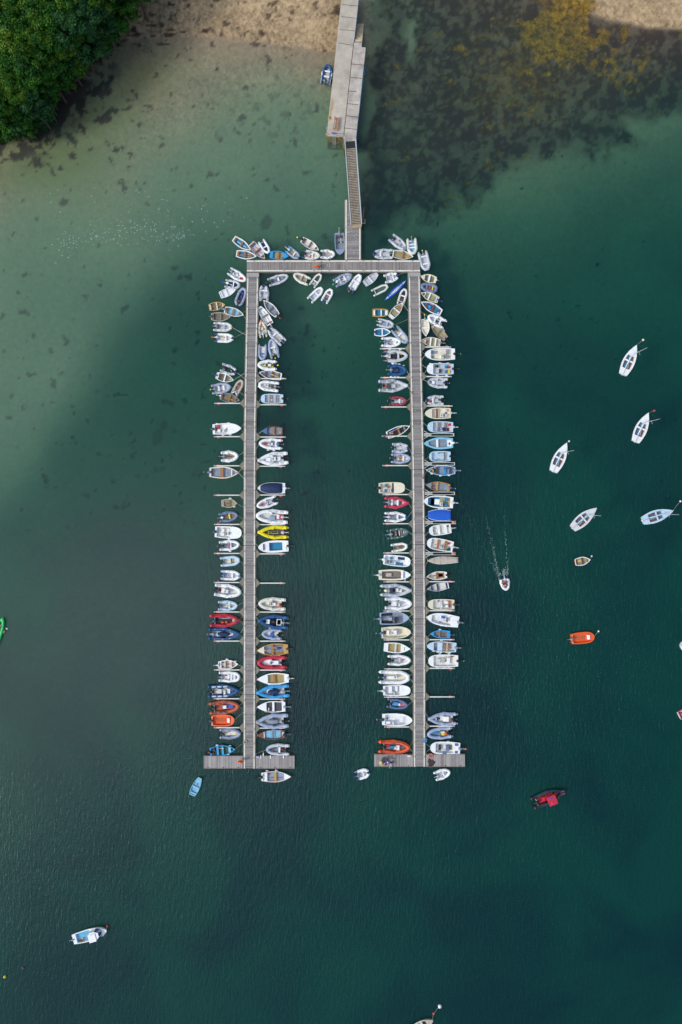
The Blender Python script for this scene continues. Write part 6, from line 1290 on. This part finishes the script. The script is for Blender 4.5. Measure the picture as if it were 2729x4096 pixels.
def crown_mesh(seed, nl, per, Rc, Hc):
    rs = np.random.RandomState(seed); V = []; T = []
    C_ = []
    for i in range(nl):
        a = rs.rand()*2*np.pi; q = np.sqrt(rs.rand())*.92; r_ = q*Rc; z = Hc*np.sqrt(max(0, 1-q*q))*(.70+.3*rs.rand()); C_.append((r_*np.cos(a), r_*np.sin(a), z, .55+.55*rs.rand(), rs.rand()))
    for i in range(int(nl*.75)):
        a = rs.rand()*2*np.pi; q = .70+.25*rs.rand(); C_.append((Rc*q*np.cos(a), Rc*q*np.sin(a), Hc*(.35-1.5*rs.rand()), .6+.5*rs.rand(), rs.rand()*.7))
    vs_, to = [], []
    for cx, cy, cz, r_, tone in C_:
        n_ = int(per*r_*r_*1.6); d_ = rs.randn(n_, 3); d_ /= np.linalg.norm(d_, axis=1)[:, None]; d_[:, 2] = np.abs(d_[:, 2])*1.0 - .25*(rs.rand(n_))
        p = np.array([cx, cy, cz]) + d_*r_*(.72+.36*rs.rand(n_, 1))*np.array([1, 1, .8])
        nrm = d_ + rs.randn(n_, 3)*.55; nrm /= np.linalg.norm(nrm, axis=1)[:, None]; u = np.cross(nrm, rs.randn(n_, 3)); u /= np.linalg.norm(u, axis=1)[:, None]; v = np.cross(nrm, u)
        s_ = (.085 + .085*rs.rand(n_, 1)); q = np.stack([p-u*s_*1.3, p-v*s_*.8, p+u*s_*1.3, p+v*s_*.8], 1); vs_.append(q.reshape(-1, 3)); to.append(np.full(n_*4, tone))
    V = np.concatenate(vs_).astype(np.float32); T = np.concatenate(to).astype(np.float32); nq = len(V)//4
    me = bpy.data.meshes.new('crown'); me.vertices.add(len(V)); me.vertices.foreach_set('co', V.ravel()); me.loops.add(len(V)); me.loops.foreach_set('vertex_index', np.arange(len(V), dtype=np.int32))
    me.polygons.add(nq); me.polygons.foreach_set('loop_start', np.arange(0, len(V), 4, dtype=np.int32)); me.update(calc_edges=True)
    at = me.attributes.new('tone', 'FLOAT', 'POINT'); at.data.foreach_set('value', T); return me
CM = [crown_mesh(1, 46, 330, 3.4, 3.6), crown_mesh(2, 38, 330, 3.0, 3.2), crown_mesh(3, 30, 330, 2.6, 3.0)]
CM2 = []
for c_ in CM: c2 = c_.copy(); c_.materials.append(LEAF); c2.materials.append(LEAF2); CM2.append(c2)
tb = MB(); tb.tube([(0,0,-1.5),(.05,0,1.5),(-.05,.08,3.5),(.1,0,6)], [.30,.24,.19,.10], 9)
for a in range(7):
    q = a*2*math.pi/7 + .3; h = 2.8 + (a % 3)*.8; tb.tube([(0,0,h), (math.cos(q)*1.1, math.sin(q)*1.1, h+1.3), (math.cos(q)*2.4, math.sin(q)*2.4, h+2.1+(a % 2)*.6)], [.11,.07,.03], 6)
tr0 = tb.build('trunk', mat('db', .9)); TRM = tr0.data; bpy.data.objects.remove(tr0)
# crown positions read off the photo in its 2729-wide pixels, with height of the crown top
TR = [(35,425,6,2,1),(45,385,8,0,0),(110,375,7.5,1,1),(150,395,6,2,1),(175,345,9,1,0),(120,320,10,0,0),(30,320,11,0,0),(220,300,9,2,0),(255,255,8.5,1,1),(185,250,11,0,0),(90,240,12,0,0),
      (300,230,8,2,1),(320,190,9,1,1),(255,170,11,0,0),(165,165,12,0,0),(60,150,13,0,0),(370,170,8,2,1),(380,115,9,1,1),(330,95,11,0,0),(250,80,12,0,1),(150,70,13,0,0),(50,50,13,0,0),
      (440,75,9.5,2,0),(420,20,11,1,0),(340,10,12,0,1),(255,0,13,0,0),(455,30,9,1,0),(485,-5,8,2,0),(8,240,12,1,0),(8,160,12,0,0),(430,105,8.5,2,0),(90,430,5.5,2,1),(5,455,5.5,2,0),(140,0,14,0,0),(60,-30,14,0,0),(200,-40,14,0,0),(320,-60,13,0,0),(430,-60,12,0,0),(-50,60,14,0,0),(-55,160,13,0,0),(-55,260,12,0,0),(-50,350,11,0,0),(-45,420,7.5,1,0),(60,330,10,1,1),(215,215,10,1,0)] + [(-140+(k%7)*105+(k*37)%40, -120-(k//7)*100-(k*53)%50, 13, k%3, k%4==0) for k in range(21)] + [(-140-(k%2)*90, 20+(k//2)*110, 12, k%3, k%3==0) for k in range(8)]
BD = [(560,-60),(540,0),(480,70),(409,130),(325,205),(255,280),(200,348),(150,430),(105,487),(20,505),(-60,515)]
def inset(x, y, r_):
    for it in range(6):
        best = None
        for (xa,ya),(xb,yb) in zip(BD[:-1], BD[1:]):
            t_ = max(0, min(1, ((x-xa)*(xb-xa)+(y-ya)*(yb-ya))/((xb-xa)**2+(yb-ya)**2))); qx, qy = xa+t_*(xb-xa), ya+t_*(yb-ya); d_ = math.hypot(x-qx, y-qy)
            cr_ = (xb-xa)*(y-ya)-(yb-ya)*(x-xa); inside = cr_ > 0
            if best is None or d_ < best[0]: best = (d_, qx, qy, inside)
        d_, qx, qy, inside = best
        if inside and d_ >= r_: break
        nx, ny = (x-qx, y-qy) if inside else (qx-x, qy-y); l_ = math.hypot(nx, ny) or 1
        if inside: x, y = qx + nx/l_*(r_+1), qy + ny/l_*(r_+1)
        else: x, y = x + nx/l_*(d_+r_+1), y + ny/l_*(d_+r_+1)
    return x, y
TR = [(*inset(a_, b_, (84,74,62)[k_] + 48), h_, k_, q_) for a_, b_, h_, k_, q_ in TR]
rn = random.Random(77); SHR = []
for (xa,ya),(xb,yb) in zip(BD[:-1], BD[1:]):
    n_ = int(math.hypot(xb-xa, yb-ya)/34)+1
    for i_ in range(n_):
        t_ = (i_+rn.random())/n_; a_, b_ = inset(xa+t_*(xb-xa), ya+t_*(yb-ya), 28+rn.random()*30); SHR.append((a_, b_, 3.2+rn.random()*3.2, 2, rn.random() < .5))
for i, (px_, py_, ht, cm, c2) in enumerate(TR + SHR):
    shrub = i >= len(TR)
    x, y = W(px_, py_, ht-1); gz_ = float(ground(np.array([x]), np.array([y]))[0]); gz_ = max(gz_, .3)
    rn = random.Random(i*7+1); s_ = (.82 + .3*rn.random())*(.5 if shrub else 1); root = empty('shrub' if shrub else 'tree', x, y, gz_, rn.uniform(0, 6.28))
    cr_o = bpy.data.objects.new('crown', (CM2 if c2 else CM)[cm]); COL.objects.link(cr_o); cr_o.parent = root; hc = (3.6, 3.2, 3.0)[cm]
    cr_o.scale = (s_*rn.uniform(.9, 1.1), s_*rn.uniform(.9, 1.1), s_*rn.uniform(.85,1.15)); cr_o.location = (0, 0, ht - gz_ - hc*s_)
    tk = bpy.data.objects.new('trunk', TRM); COL.objects.link(tk); tk.parent = root; k_ = max(.35, (ht-gz_-.8)/6.5); tk.scale = (min(.6, k_*.9), min(.6, k_*.9), k_)
    tone_ = 'blue green' if c2 else 'bright green'; where = 'at the shore edge' if (px_*.75+py_ > 440 or py_ > 420) else 'inside the wood'
    if px_ < 0 or py_ < 0: where = 'at the very edge of the wood'
    if shrub: tag(root, f"low {tone_} bush at the shore edge of the wood", 'bush', f'low {tone_} bushes along the wood edge'); continue
    tag(root, f"{['broad','rounded','small'][cm]} {tone_} tree {where}", 'tree', f"{['broad','rounded','small'][cm]} {tone_} trees {where}")
# undergrowth that fills the floor of the wood
rs = np.random.RandomState(9); NQ = 26000; pp = []
while len(pp) < NQ:
    a = rs.rand(NQ, 2)*np.array([540, 560]) - np.array([40, 40]); k = a[:,0]*.72 + a[:,1] < 430; k |= (a[:,0] < 110) & (a[:,1] < 500); pp += list(a[k])
pp = np.array(pp[:NQ]); ux = (pp[:,0]-1364.5)*PX; uy = (2048-pp[:,1])*PX; g_ = ground(ux, uy); keep = g_ > .35; ux, uy, g_ = ux[keep], uy[keep], g_[keep]; n_ = len(ux)
c_ = np.stack([ux, uy, g_ + 1.9*fbm(ux, uy, 2.2, 3, 50)*rs.rand(n_)], 1); u = rs.randn(n_, 3); u /= np.linalg.norm(u, axis=1)[:,None]; v = np.cross(u, rs.randn(n_, 3)); v /= np.linalg.norm(v, axis=1)[:,None]; s_ = .12+.1*rs.rand(n_,1)
V = np.stack([c_-u*s_*1.3, c_-v*s_, c_+u*s_*1.3, c_+v*s_], 1).reshape(-1,3).astype(np.float32); me = bpy.data.meshes.new('undergrowth'); me.vertices.add(len(V)); me.vertices.foreach_set('co', V.ravel()); me.loops.add(len(V)); me.loops.foreach_set('vertex_index', np.arange(len(V), dtype=np.int32))
me.polygons.add(n_); me.polygons.foreach_set('loop_start', np.arange(0, len(V), 4, dtype=np.int32)); me.update(calc_edges=True); me.attributes.new('tone', 'FLOAT', 'POINT').data.foreach_set('value', np.full(len(V), .1, np.float32)); me.materials.append(LEAF2)
o = bpy.data.objects.new('undergrowth', me); COL.objects.link(o); tag(o, kind='stuff'); o['label'] = 'dark undergrowth covering the floor of the wood'
